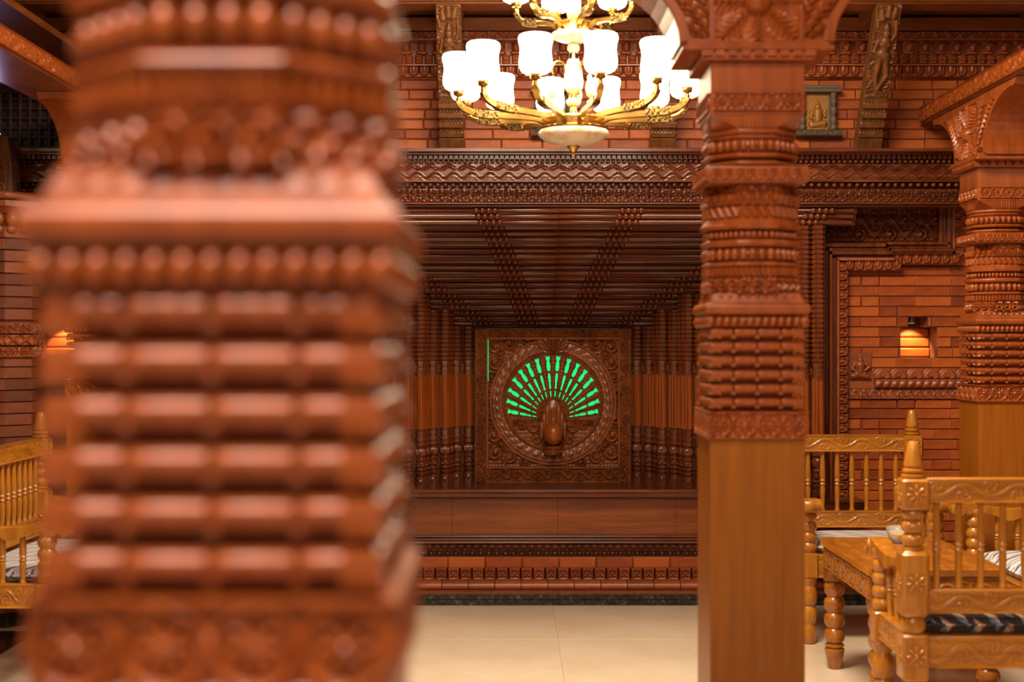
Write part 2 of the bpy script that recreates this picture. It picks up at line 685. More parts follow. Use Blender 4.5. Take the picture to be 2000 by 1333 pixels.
# ---- floor
mb = MB().box(XL, XR, -1.2, 8.0, -0.06, -0.004)
floor = mb.build('floor', 'grout')
tag(floor, 'cream polished stone tile floor of the hall', 'floor', kind='structure')
tile = MB().rbox(-0.3993, 0.3993, -0.3993, 0.3993, -0.02, 0, 0.0006).mesh('tile', 'floor')
for i in range(8):
    for j in range(10):
        place('tile', tile, floor, (-2.79 + i * 0.8 + 0.19, -0.6 + j * 0.8, 0))
# granite border strips in the floor at the left
g = MB().box(-2.62, -2.12, 2.0, 6.35, 0, 0.004)
g.build('granite_border', 'granite', floor)

# ---- ceiling and outer walls
c = thing('ceiling', 'dark boarded timber ceiling above the hall', 'ceiling', kind='structure')
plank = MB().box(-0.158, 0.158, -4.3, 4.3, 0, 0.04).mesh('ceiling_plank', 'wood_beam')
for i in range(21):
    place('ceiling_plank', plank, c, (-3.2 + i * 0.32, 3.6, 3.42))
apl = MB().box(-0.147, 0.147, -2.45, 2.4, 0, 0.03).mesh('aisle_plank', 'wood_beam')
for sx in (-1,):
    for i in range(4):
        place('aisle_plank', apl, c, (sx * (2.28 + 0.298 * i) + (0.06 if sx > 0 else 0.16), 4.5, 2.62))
w = MB().box(XL - 0.1, XL, -1.2, 8.0, 0, 3.46).build('wall_left', 'brick_dark')
tag(w, 'dark brick side wall behind the brick pillar', 'wall', kind='structure')
w = MB().box(XR, XR + 0.1, -1.2, 8.0, 0, 3.46).build('wall_right', 'brick_dark')
tag(w, 'dark brick side wall beyond the right aisle', 'wall', kind='structure')

# ---- upper back wall: bricks between cornice and eaves
YU = 6.92
upper = MB().box(XL, XR, YU + 0.012, YU + 0.25, 2.10, 3.42).build('wall_back', 'mortar')
tag(upper, 'red brick wall above the carved wooden cornice, behind the chandelier', 'wall', kind='structure')


def brick_mesh(L, H, D, name='brick', mat='brick', j=0.0):
    m = MB().box(-L / 2, L / 2, -D, 0.02, -H / 2, H / 2, None, 0.0045)
    if j:
        m.v[0] += rng.normal(0, j, m.v[0].shape)
    return m.mesh(name, mat)


PITCH = 0.0483
up_bricks = [brick_mesh(L, PITCH - 0.0035, 0.006, 'brick', 'brick', 0.0012) for L in (0.176, 0.120, 0.196)]
lens = (0.180, 0.124, 0.200)
for r in range(8):
    x = -2.72 + (r % 2) * 0.09
    z = 2.235 + PITCH * (r + 0.5)
    while x < 2.6:
        k = int(rng.choice(3, p=(0.55, 0.15, 0.30)))
        place('brick', up_bricks[k], upper, (x + lens[k] / 2, YU + 0.012 - rng.uniform(0, 0.003), z))
        x += lens[k]

# ---- terracotta cornice under the eaves
tc = thing('trim_1', 'terracotta cornice of carved heads and scallops under the eaves', 'cornice', (0, YU, 2.62), kind='structure')
tc_z = lambda py: zy(py, 6.85) - 2.62
x0c, x1c = -2.7, 2.7
MB().box(x0c, x1c, -0.012, 0.02, 0.0, tc_z(62)).build('backing', 'terracotta', tc)
MB().relief(5.4, tc_z(62) - tc_z(78), 900, 9, zigzag(tc_z(62) - tc_z(78), 0.055, 0.012, 2), T(0, -0.06, tc_z(78)), 0.08).build('zigzag_band', 'terracotta', tc, True)
MB().box(x0c, x1c, -0.085, 0.0, tc_z(80), tc_z(77)).build('fillet', 'terracotta', tc)
MB().box(x0c, x1c, -0.05, 0.0, tc_z(127), tc_z(124)).build('fillet', 'terracotta', tc)
# lion-like heads
hd = capsules([(0, 0.03, 0, 0.045, 0.021, 0.021, 0.0), (0, 0.020, 0, 0.024, 0.010, 0.010, 0.012), (-0.016, 0.055, -0.016, 0.058, 0.007, 0.007, 0.004),
               (0.016, 0.055, 0.016, 0.058, 0.007, 0.007, 0.004), (-0.008, 0.042, -0.008, 0.042, 0.005, 0.005, 0.02), (0.008, 0.042, 0.008, 0.042, 0.005, 0.005, 0.02),
               (-0.018, 0.008, 0.018, 0.008, 0.009, 0.009, 0.0)], 1.7)
head = MB().relief(0.056, 0.068, 22, 26, hd, None, 0.03).mesh('carved_head', 'terracotta', True)
block = MB().relief(0.040, 0.046, 14, 14, lambda U, V: 0.028 * np.clip(1.3 - (np.abs(U) / 0.017) ** 4, 0, 1) * sstep(0, 0.01, V) * (0.7 + 0.3 * np.cos(V * 240)), None, 0.03).mesh('carved_block', 'terracotta', True)
shell = MB().relief(0.050, 0.046, 18, 16, scallop_tile(0.050, 0.046, 0.018), None, 0.03).mesh('scallop', 'terracotta', True)
n_h = int(5.3 / 0.076)
for i in range(n_h):
    place('carved_head', head, tc, (x0c + 0.06 + i * 0.076, -0.03, tc_z(104)))
for i in range(int(5.3 / 0.047)):
    place('carved_block', block, tc, (x0c + 0.04 + i * 0.047, -0.025, tc_z(124)))
for i in range(int(5.3 / 0.052)):
    place('scallop', shell, tc, (x0c + 0.04 + i * 0.052, -0.03, tc_z(147)))

# ---- eaves: wall plate, soffit boards and carved purlin
ev = thing('trim_2', 'timber eaves with carved purlin carried by the leaning struts', 'eaves', (0, 6.85, 2.8), kind='structure')
MB().rbox(-2.8, 2.8, -0.01, 0.09, zy(60, 6.85) - 2.8, zy(34, 6.85) - 2.8, 0.006).build('wall_plate', 'wood_beam', ev)
for i in range(14):
    MB().box(-2.8 + i * 0.4, -2.8 + i * 0.4 + 0.397, -0.42, 0.09, 0.075, 0.09).build('soffit_board', 'wood_beam', ev)
MB().rbox(-2.8, 2.8, -0.44, -0.30, 0.022, 0.19, 0.005).build('purlin', 'wood_beam', ev)
MB().relief(5.6, 0.05, 800, 9, circles_band(90, 0.05, 0.007), T(0, -0.442, 0.03), 0.004).build('carved_strip', 'wood_beam', ev, True)
rb = MB().rbox(-0.05, 0.05, -0.42, 0.05, 0.0, 0.07, 0.004).mesh('rafter', 'wood_beam')
for x in (-2.3, -1.3, 0.72 - 1.0, 0.72, 1.72, 2.5):
    place('rafter', rb, ev, (x, 0, 0.005))

# ---- main wooden cornice above the window (rows 295..405)
tr = thing('trim_3', 'carved dark wood cornice with zigzag, wave and bead bands', 'cornice', (0, 6.75, 1.93), kind='structure')


def cz(py, Y=6.72):
    return zy(py, Y) - 1.93


CX0, CX1 = -2.6, 2.18
CW = CX1 - CX0
CM = (CX0 + CX1) / 2


def crow(name, y0, y1, dy, prof=None, mat='wood_window'):
    """plain moulding between image rows y0..y1 projecting dy"""
    za, zb = cz(y1), cz(y0)
    if prof == 'round':
        h = (zb - za) / 2
        p = [(0.25, za), (0.25, zb)] + [(-dy - h * math.cos(t), (za + zb) / 2 + h * math.sin(t)) for t in np.linspace(PI / 2, -PI / 2, 9)]
    else:
        p = [(0.25, za), (0.25, zb), (-dy, zb), (-dy, za)]
    return MB().extr(p, CX0, CX1).build(name, mat, tr, prof == 'round')


crow('ledge', 294, 300, 0.10)
crow('fillet', 300, 304, 0.07)
crow('backing', 304, 405, 0.0)
dent = MB()
for i in range(int(CW / 0.024)):
    dent.box(CX0 + i * 0.024, CX0 + i * 0.024 + 0.017, -0.045, 0, cz(312), cz(304))
dent.build('dentil_row', 'wood_window', tr)
mb = MB()
for i in range(int(CW / 0.026)):
    mb.ell((CX0 + 0.012 + i * 0.026, -0.03, cz(316.5)), (0.009, 0.014, 0.009), 6, 4)
mb.build('bead_row', 'wood_window', tr, 'full')
h = cz(321) - cz(335)
MB().relief(CW, h, 1100, 14, zigzag(h, 0.086, 0.010, 2), T(CM, -0.03, cz(335)), 0.05).build('zigzag_band', 'wood_window', tr, True)
h = cz(335) - cz(354)
MB().relief(CW, h, 1000, 16, waves(h, 0.086, 0.016), T(CM, -0.035, cz(354)), 0.05).build('wave_band', 'wood_window', tr, True)
crow('fillet', 354, 357, 0.055)
mb = MB()
for i in range(int(CW / 0.036)):
    mb.ell((CX0 + 0.018 + i * 0.036, -0.03, cz(362)), (0.013, 0.022, 0.012), 8, 5)
mb.build('bead_row', 'wood_window', tr, 'full')
h = cz(369) - cz(385)
MB().relief(CW, h, 1300, 16, floral(h, 0.052, 0.014), T(CM, -0.02, cz(385)), 0.05).build('floral_band', 'wood_window', tr, True)
h = cz(386) - cz(396)
MB().relief(CW, h, 1300, 11, diamonds(h, 0.034, 0.009), T(CM, -0.022, cz(396)), 0.05).build('lattice_band', 'wood_window', tr, True)
crow('fillet', 396.5, 400, 0.035, 'round')
crow('fillet', 400.5, 404, 0.02, 'round')

# =================================================================== BIG WINDOW
win = thing('window_1', 'deep stepped carved wood window surround with rods and jamb posts', 'window surround', (XC, YP, 0.54), kind='structure')
ZB = 0.54
STEP = (YP - YF) / 6.0


def rod_mesh(hw, zones, r=0.0125, lam=0.026):
    """round rod along X; knurled where zones say"""
    xs = [-hw]
    for (a, b) in sorted(zones):
        if b - a < 0.02:
            xs += [a, (a + b) / 2, b]
        else:
            n = max(2, int((b - a) / lam))
            for k in range(n * 8 + 1):
                xs.append(a + (b - a) * k / (n * 8))
    xs.append(hw)
    xs = sorted(set(round(x, 5) for x in xs if -hw <= x <= hw))
    prof = []
    for x in xs:
        rr = r
        for (a, b) in zones:
            if a <= x <= b:
                if b - a < 0.02:
                    rr = r * 1.25 if abs(x - (a + b) / 2) < 1e-4 else r
                else:
                    n = max(2, int((b - a) / lam))
                    t = (x - a) / (b - a) * n
                    rr = r * (1.18 - 0.62 * abs(math.cos(PI * t)) ** 4)
        prof.append((rr, x))
    return MB().lathe(prof, 10, RY(PI / 2)).mesh('rod', 'wood_window', True)


def hw_out(i):
    return 0.553 + 0.12 * (6 - i)


for i in range(7):
    Yi = YP - STEP * (6 - i)
    ytop, ybot = 405.5 + 33.2 * i, 405.5 + 33.2 * (i + 1)
    zt, zb = zy(ytop, Yi) - ZB, zy(ybot, Yi) - ZB
    hw = hw_out(i) + 0.0
    if i == 0:
        hw = 1.40
    # backing board and soffit of this step
    rpx = (zt - zb) / 3
    for k in range(3):
        yk = Yi - YP + 0.018 + 0.018 * k
        MB().box(-hw - 0.02, hw + 0.02, yk, yk + STEP + 0.06, zt - rpx * (k + 1) - 0.003, zt - rpx * k).build('step_board', 'wood_window', win)
    rpx = (zt - zb) / 3
    for k in range(3):
        f = i + k / 3.0
        zc_ = 0.347 - (0.347 - 0.14) * f / 6.3
        co = hw - 0.145 - 0.035 * k + (0.04 if i else 0.0)
        zones = [(zc_ - 0.06, zc_ + 0.06), (-zc_ - 0.06, -zc_ + 0.06), (co - 0.06, co + 0.06), (-co - 0.06, -co + 0.06), (-0.006, 0.006)]
        me = rod_mesh(hw, zones, rpx * 0.53)
        place('rod', me, win, (0, Yi - YP + 0.006 + 0.018 * k, zt - rpx * (k + 0.5)))

# jamb posts: corncob top, small capital, fluted shaft, moulded foot
JW = 0.030


def jamb_meshes(ztop):
    """two meshes: post without shaft and the fluted shaft; heights from the sill (0)"""
    z700 = 0.648
    z722 = 0.590
    z830 = 0.300
    p = []
    def ring(z, r):
        p.append((r, z))
    # foot, read from photograph
    foot = [(0.00, 0.031), (0.050, 0.031), (0.052, 0.022), (0.060, 0.028), (0.070, 0.030), (0.076, 0.022), (0.086, 0.031), (0.096, 0.031),
            (0.100, 0.023), (0.118, 0.029), (0.124, 0.023), (0.140, 0.030), (0.150, 0.022), (0.160, 0.029), (0.180, 0.0325), (0.196, 0.029), (0.204, 0.021), (0.212, 0.030),
            (0.226, 0.030), (0.230, 0.024), (0.246, 0.031), (0.254, 0.031), (0.258, 0.024), (0.285, 0.030), (0.292, 0.022), (z830, 0.024)]
    for z, r in foot:
        ring(z, r)
    mbp = MB().lathe([(r, z) for r, z in p], 8, None, 0, True)
    # leaf drops on the foot
    mbp.ell((0, -0.028, 0.025), (0.012, 0.008, 0.018), 6, 4)
    for sx in (-1, 1):
        mbp.ell((0.018 * sx, -0.024, 0.178), (0.010, 0.012, 0.018), 6, 4)
        mbp.ell((0.013 * sx, -0.026, 0.108), (0.012, 0.009, 0.006), 6, 4)
    # little capital
    cap = [(z722 - 0.012, 0.024), (z722, 0.029), (z722 + 0.010, 0.030), (z722 + 0.014, 0.024), (z722 + 0.030, 0.028), (z722 + 0.036, 0.022), (z700, 0.030), (z700 + 0.008, 0.031)]
    mbp.lathe([(r, z) for z, r in cap], 8, None, 0, True)
    # horseshoe motif
    mbp.sweep([(-0.010, -0.030, z722 - 0.016), (-0.010, -0.031, z722 + 0.002), (0, -0.031, z722 + 0.009), (0.010, -0.031, z722 + 0.002), (0.010, -0.030, z722 - 0.016)],
              [(-0.003, -0.003), (0.003, -0.003), (0.003, 0.003), (-0.003, 0.003)], None, (0, -1, 0))
    # corncob
    z = z700 + 0.008
    prof = []
    while z < ztop - 0.012:
        prof += [(0.0265, z), (0.0320, z + 0.004), (0.0325, z + 0.018), (0.0265, z + 0.0225)]
        z += 0.0235
    prof += [(0.024, ztop)]
    mbp.lathe(prof, 8, None, 0, True)
    # small keys standing on the corncob rows
    z = z700 + 0.008
    while z < ztop - 0.03:
        for sx in (-0.012, 0.0, 0.012):
            mbp.box(sx - 0.003, sx + 0.003, -0.034, -0.028, z + 0.005, z + 0.012)
        z += 0.0235
    # fluted shaft
    n = 24
    a = np.arange(n) * 2 * PI / n
    rad = 0.0265 + 0.0035 * np.where(np.arange(n) % 4 < 2, 1, -1)
    V = []
    for zz in (z830 - 0.002, z722 - 0.006):
        for t, r in zip(a, rad):
            V.append((r * math.cos(t), r * math.sin(t), zz))
    Fc = [(j, (j + 1) % n, n + (j + 1) % n, n + j) for j in range(n)]
    sh = MB().add(V, Fc)
    return mbp.mesh('jamb_post', 'wood_jamb', True), sh.mesh('fluted_shaft', 'wood_shaft', False)


for i in range(7):
    Yi = YP - STEP * (6 - i)
    ybot = 405.5 + 33.2 * (i + 1)
    ztop = zy(ybot, Yi) - ZB - 0.004
    me_p, me_s = jamb_meshes(ztop)
    o = hw_out(i)
    for s in (-1, 1):
        # cheek board behind the pair
        MB().box(min(s * (o - 0.100), s * (o - 0.005)), max(s * (o - 0.100), s * (o - 0.005)), Yi - YP + 0.075, Yi - YP + STEP + 0.07, 0, ztop).build('jamb_board', 'wood_jamb', win)
        for k in range(2):
            x = s * (o - 0.031 - 0.0645 * k)
            jp = place('jamb_post', me_p, win, (x, Yi - YP + 0.045 + 0.02 * k, 0))
            place('fluted_shaft', me_s, jp)
        jp = place('jamb_post', me_p, win, (s * (o - 0.031 - 0.0645 - 0.016), Yi - YP + 0.130, 0))
        place('fluted_shaft', me_s, jp)

MB().box(-1.5, 1.5, 0.10, 0.16, -0.5, 1.5).build('back_board', 'wood_window', win)
# sill, apron boards, mouldings
YS = 7.28
MB().extr([(YS - 0.02 - YP, -0.012), (YS - 0.035 - YP, -0.02), (YS - 0.035 - YP, -0.035), (YS - 0.01 - YP, -0.045), (YS + 0.04 - YP, -0.05), (0.1, -0.05), (0.1, 0.0), (YS - 0.012 - YP, 0.0)], -1.46, 1.46).build('sill', 'wood_window', win)
# sill wings under the front posts
for s in (-1, 1):
    MB().box(min(s * 0.72, s * 1.46), max(s * 0.72, s * 1.46), YF - 0.05 - YP, YS - YP, -0.05, 0).build('sill_wing', 'wood_window', win)
YA = 7.32
za, zb_ = zy(1046, YA) - ZB, -0.052
for (a, b) in ((-1.48, -0.5305), (-0.5297, 0.0136), (0.0144, 0.6206), (0.6214, 1.48)):
    MB().box(a, b, YA - YP, YA - YP + 0.03, za, zb_, None, 0.0006).build('apron_board', 'wood_panel', win)
MB().box(-1.48, 1.48, YA - YP + 0.03, YA - YP + 0.05, za, zb_).build('apron_backing', 'wood_panel', win)
for (px, py) in ((880, 985), (890, 1000), (1082, 976), (1295, 993), (892, 1040), (1085, 1030), (1287, 1034)):
    MB().lathe([(0.004, -0.003), (0.003, 0.001)], 8, T(xx(px, YA) - XC, YA - YP - 0.001, zy(py, YA) - ZB) @ RX(PI / 2)).build('nail_head', 'metal', win)

# ---- plinth below the window and along the wall
pl = thing('trim_4', 'plinth of carved wood strips, terracotta tiles and red bricks at the wall foot', 'plinth', (0, 7.1, 0), kind='structure')


def prow(name, ya, yb, Y, mat, rnd=False, x0=-2.7, x1=2.7):
    zt, zb = zy(ya, Y), zy(yb, Y)
    if rnd:
        h = (zt - zb) / 2
        p = [(7.45 - 7.1, zb), (7.45 - 7.1, zt)] + [(Y - 7.1 + h - h * math.cos(t), (zt + zb) / 2 + h * math.sin(t)) for t in np.linspace(PI / 2, -PI / 2, 8)]
    else:
        p = [(7.45 - 7.1, zb), (7.45 - 7.1, zt), (Y - 7.1, zt), (Y - 7.1, zb)]
    return MB().extr(p, x0, x1).build(name, mat, pl, rnd)


prow('fillet', 1047, 1052.5, 7.29, 'wood_window', True)
prow('fillet', 1053, 1058, 7.275, 'wood_window', True)
prow('fillet', 1058.5, 1065, 7.25, 'wood_window', True)
prow('backing', 1065, 1089, 7.27, 'wood_window')
zt, zb = zy(1066, 7.25), zy(1077, 7.25)
MB().relief(5.4, zt - zb, 1300, 10, zigzag(zt - zb, 0.040, 0.010, 2), T(0, 7.26 - 7.1, zb), 0.03).build('zigzag_band', 'wood_window', pl, True)
mb = MB()
for i in range(int(5.4 / 0.042)):
    mb.ell((-2.7 + 0.02 + i * 0.042, 7.25 - 7.1, zy(1083, 7.24)), (0.014, 0.020, 0.012), 8, 5)
    mb.ell((-2.7 + 0.041 + i * 0.042, 7.255 - 7.1, zy(1083, 7.24)), (0.006, 0.014, 0.010), 6, 4)
mb.build('bead_row', 'wood_window', pl, 'full')
# flat red bricks
prow('mortar_bed', 1089, 1140, 7.19, 'mortar')
me = brick_mesh(0.183, zy(1089.5, 7.16) - zy(1110.5, 7.16), 0.0, 'brick', 'brick', 0.0008)
for i in range(29):
    place('brick', me, pl, (-2.65 + i * 0.1862, 7.155 - 7.1 + rng.uniform(-.002, .002), zy(1100, 7.16)))
# square flower tiles
ht = zy(1112, 7.12) - zy(1134.5, 7.12)
me = MB().relief(0.055, ht, 18, 18, flower_tile(0.055, ht, 0.014), None, 0.05).mesh('flower_tile', 'terracotta', True)
for i in range(88):
    place('flower_tile', me, pl, (-2.68 + i * 0.0612, 7.13 - 7.1, zy(1134.5, 7.12)))
# half-round bricks and sloped foot
hr = (zy(1137, 7.05) - zy(1156, 7.05)) / 2
p = [(0.06, -hr), (0.06, hr)] + [(-hr * 1.5 * math.cos(t), hr * math.sin(t)) for t in np.linspace(PI / 2, -PI / 2, 8)]
me = MB().extr(p, -0.064, 0.064).mesh('round_brick', 'terracotta', True)
for i in range(41):
    place('round_brick', me, pl, (-2.65 + i * 0.1315, 7.075 - 7.1, zy(1146.5, 7.05)))
MB().extr([(0.3, 0.05), (0.3, 0.064), (-0.05, 0.064), (-0.10, 0.056), (-0.10, 0.05)], -2.7, 2.7).build('sloped_course', 'terracotta', pl)

bb = MB().box(-2.7, 2.7, 6.985, 7.4, 0.0, 0.027)
bb.box(-2.7, 2.7, 6.995, 7.4, 0.028, 0.054)
b = bb.build('baseboard_back', 'granite')
tag(b, 'black speckled granite skirting along the foot of the carved wall', 'skirting', kind='structure')

# =================================================================== PEACOCK PANEL
pk = thing('peacock_window', 'carved square peacock panel with green glowing slots between the feathers', 'window', (XC, YP, ZB + 0.0))
PW, PH = 0.838, 0.826
kpx = YP / F                       # metres per pixel there
zc0 = zy(785.8, YP) - ZB           # ring centre above sill
RO = 0.332
FAN = (0.0, zc0 - 0.0987)
RS = 0.25
PHI = [4.8, 15.0, 24.4, 33.7, 43.6, 55.1, 66.9, 78.7]
SLOTS = []                         # (phi, r0, r1, kind)
for s in (-1, 1):
    for k, a in enumerate(PHI):
        ph = math.radians(a) * s
        d = np.array([math.sin(ph), math.cos(ph)])
        oc = np.array([0.0, -0.0987])
        bq = float(d @ oc)
        R = -bq + math.sqrt(bq * bq - (0.0987 ** 2 - RS ** 2))
        SLOTS.append((ph, R * 0.765, R * 0.99, 0))
        SLOTS.append((ph, R * 0.485, R * 0.725, 1))
        SLOTS.append((ph, R * 0.365, R * 0.450, 2))


def slot_w(kind, t):
    """half width at t 0..1 from inner to outer end"""
    if kind == 0:
        ts, ws = [0, .1, .35, .55, .68, .80, 1.0], [.0062, .0085, .0100, .0088, .0055, .0090, .0125]
    elif kind == 1:
        ts, ws = [0, .15, .35, .55, .8, 1.0], [.0040, .0046, .0036, .0058, .0068, .0052]
    else:
        ts, ws = [0, 1.0], [.0024, .0034]
    return np.interp(t, ts, ws)


def panel_f(U, V):
    h = np.zeros_like(U)
    dz = V - zc0
    r = np.hypot(U, dz)
    th = np.arctan2(dz, U)
    # corner foliage: curls, mirrored
    Ua = np.abs(U)
    fol = np.zeros_like(U)
    for (cx, czz, R, hd, ph) in ((.31, .30, .055, 1, 0), (.235, .315, .045, -1, 1), (.315, .215, .05, -1, 2), (.33, .13, .035, 1, 0), (.14, .335, .035, 1, 1), (.34, .06, .03, -1, 2),
                                 (.31, -.27, .055, 1, 1), (.235, -.30, .048, -1, 0), (.32, -.18, .05, -1, 1), (.335, -.09, .035, 1, 2), (.15, -.325, .034, 1, 0), (.34, -.01, .03, 1, 0),
                                 (.285, .255, .03, 1, 1), (.28, -.235, .03, -1, 2)):
        fol = np.maximum(fol, spiral(Ua, V, cx, zc0 + czz, R, hd, 1.5, ph))
        fol = np.maximum(fol, 1.25 * np.sqrt(np.clip(1 - ((Ua - cx) ** 2 + (V - zc0 - czz) ** 2) / (R * 0.34) ** 2, 0, 1)))
    vein = 0.25 * (0.5 + 0.5 * np.cos(Ua * 330 + 6 * np.sin(V * 90))) * (0.5 + 0.5 * np.cos(V * 310))
    h = np.where(r > RO, 0.022 * np.maximum(fol, vein), h)
    # braided ring
    tr_ = (r - 0.300) / 0.030
    rope = np.sqrt(np.clip(1 - tr_ ** 2, 0, 1))
    tw = (0.5 + 0.5 * np.cos(th * 40 + tr_ * 2.6)) * (0.6 + 0.4 * np.cos(tr_ * 7))
    h = np.where(np.abs(tr_) < 1, 0.010 + 0.014 * rope * (0.55 + 0.45 * tw), h)
    h = np.where((r > 0.330) & (r < 0.342), 0.016, h)
    # pearl ring
    pr = np.hypot((r - 0.262), ((th * 110 / (2 * PI)) % 1 - 0.5) * 0.0150) / 0.0068
    h = np.where((r <= 0.271) & (r > 0.252), 0.006 + 0.009 * np.sqrt(np.clip(1 - pr ** 2, 0, 1)), h)
    # inside
    ins = r <= 0.252
    low = ins & (V < FAN[1] - 0.0)
    fl = np.zeros_like(U)
    for (cx, czz, R, hd) in ((.10, -.135, .042, 1), (.165, -.125, .032, -1), (.09, -.20, .034, -1), (.20, -.115, .02, 1), (.045, -.235, .02, 1)):
        fl = np.maximum(fl, spiral(Ua, V, cx, zc0 + czz, R, hd, 1.4, 0.5))
    h = np.where(low, 0.004 + 0.018 * np.maximum(fl, vein), h)
    fan = ins & (V >= FAN[1])
    rf = np.hypot(U, V - FAN[1])
    tf = np.arctan2(U, V - FAN[1])
    feath = 0.010 + 0.004 * np.cos(tf * 36) + 0.003 * np.cos(rf * 330)
    h = np.where(fan, feath, h)
    # slots
    for (ph, r0, r1, kd) in SLOTS:
        al = U * math.sin(ph) + (V - FAN[1]) * math.cos(ph)
        ac = U * math.cos(ph) - (V - FAN[1]) * math.sin(ph)
        t = (al - r0) / (r1 - r0)
        m = (t >= 0) & (t <= 1) & (np.abs(ac) < slot_w(kd, np.clip(t, 0, 1)))
        h = np.where(m, -0.008, h)
    # crest leaf on top of the ring
    cr = np.hypot(U / 0.085, (V - zc0 - 0.315) / 0.055)
    tc_ = np.arctan2(U, V - zc0 - 0.262)
    h = np.where(cr < 1, 0.020 + 0.020 * (0.5 + 0.5 * np.cos(tc_ * 12)) * np.sqrt(np.clip(1 - cr ** 2, 0, 1)), h)
    return h


ipw = (1207 - 951) * kpx
iz0, iz1 = zy(914, YP) - ZB, zy(662, YP) - ZB
mbp = MB()
u = (iz1 - iz0)
mbp.relief(ipw, u, 460, 460, lambda U, V: panel_f(U, V + iz0), T(0, 0.0, iz0), 0.03)
mbp.build('carved_panel', 'wood_peacock', pk, True)
# frame: four carved boards
fw = (PW - ipw) / 2


def frame_f(W, H, lam, amp):
    v = vine(W, lam, amp)
    return lambda U, V: v(V, U + W / 2)


for s in (-1, 1):
    MB().relief(fw, PH, 36, 420, frame_f(fw, PH, 0.09, 0.015), T(s * (ipw / 2 + fw / 2), -0.022, 0), 0.05).build('frame_board', 'wood_peacock', pk, True)
MB().relief(ipw, iz0, 380, 36, vine(iz0, 0.11, 0.016), T(0, -0.022, 0), 0.05).build('frame_board', 'wood_peacock', pk, True)
MB().relief(ipw, PH - iz1, 380, 30, vine(PH - iz1, 0.09, 0.013), T(0, -0.022, iz1), 0.05).build('frame_board', 'wood_peacock', pk, True)
b_ = 0.007
for (xa, xb, z0_, z1_) in ((-ipw / 2 - b_, -ipw / 2 + b_, iz0 - b_, iz1 + b_), (ipw / 2 - b_, ipw / 2 + b_, iz0 - b_, iz1 + b_), (-ipw / 2, ipw / 2, iz0 - b_, iz0 + b_), (-ipw / 2, ipw / 2, iz1 - b_, iz1 + b_)):
    MB().rbox(xa, xb, -0.034, 0.0, z0_, z1_, 0.003).build('inner_bead', 'wood_peacock', pk)
# green panes
for (ph, r0, r1, kd) in SLOTS:
    n = 14
    L, Rr = [], []
    for t in np.linspace(0.0, 1.0, n):
        w_ = slot_w(kd, t) * 0.98
        rr = r0 + (r1 - r0) * t
        cx, cz_ = math.sin(ph) * rr, FAN[1] + math.cos(ph) * rr
        L.append((cx - math.cos(ph) * w_, 0.004, cz_ + math.sin(ph) * w_))
        Rr.append((cx + math.cos(ph) * w_, 0.004, cz_ - math.sin(ph) * w_))
    V = L + Rr
    Fc = [(i, n + i, n + i + 1, i + 1) for i in range(n - 1)]
    V2 = V + [(x, 0.008, z) for x, _, z in V]
    N = len(V)
    Fc += [(N + i + 1, N + n + i + 1, N + n + i, N + i) for i in range(n - 1)]
    Fc += [(0, N, N + n, n), (n - 1, 2 * n - 1, N + 2 * n - 1, N + n - 1)]
    Fc += [(i, i + 1, N + i + 1, N + i) for i in range(n - 1)] + [(n + i, N + n + i, N + n + i + 1, n + i + 1) for i in range(n - 1)]
    MB().add(V2, Fc).build('pane', 'green', pk)
MB().box(-ipw / 2 + 0.002, -ipw / 2 + 0.0075, -0.038, -0.030, zy(745, YP) - ZB, zy(664, YP) - ZB).build('edge_light_leak', 'green_leak', pk)  # glowing strip that stands in for green light leaking through the frame gap
# the bird: breast, neck, head, wings
zb0 = zy(845, YP) - ZB
body = MB()
prof = [(0.002, -0.070), (0.026, -0.062), (0.044, -0.040), (0.052, -0.012), (0.051, 0.010), (0.044, 0.030), (0.030, 0.045), (0.016, 0.054), (0.0115, 0.066), (0.0105, 0.095), (0.0125, 0.104), (0.0155, 0.114), (0.0155, 0.122), (0.011, 0.130), (0.004, 0.135), (0.001, 0.136)]
body.lathe(prof, 20, T(0, -0.055, zb0) @ RX(math.radians(-8)), 0, False, True, 1.0, 1.15)
body.build('bird_body', 'wood_column', pk, 'full')
bk = MB()
bk.lathe([(0.006, 0), (0.004, 0.014), (0.0005, 0.026)], 8, T(0, -0.085, zb0 + 0.118) @ RX(math.radians(105)))
bk.build('beak', 'wood_column', pk, 'full')
wg = MB()
for s in (-1, 1):
    for k, (dx, zt, w_) in enumerate(((0.030, 0.155, 0.016), (0.048, 0.120, 0.016), (0.062, 0.085, 0.014))):
        wg.ell((s * dx, -0.028, zb0 + zt - 0.075), (w_, 0.018, 0.078 - 0.012 * k), 8, 8, None)
wg.ell((0, -0.016, zb0 + 0.065), (0.060, 0.022, 0.120), 16, 12)
wg.build('wing', 'wood_peacock', pk, 'full')
bs = MB()
bs.lathe([(0.05, 0.0), (0.054, 0.012), (0.045, 0.022), (0.05, 0.034), (0.04, 0.044)], 18, T(0, -0.045, zb0 - 0.115))
bs.build('perch', 'wood_peacock', pk, True)

# =================================================================== BRICK BAYS BESIDE THE WINDOW
YB = 7.0
CP = 0.0504
ZN = 1.217                    # niche floor


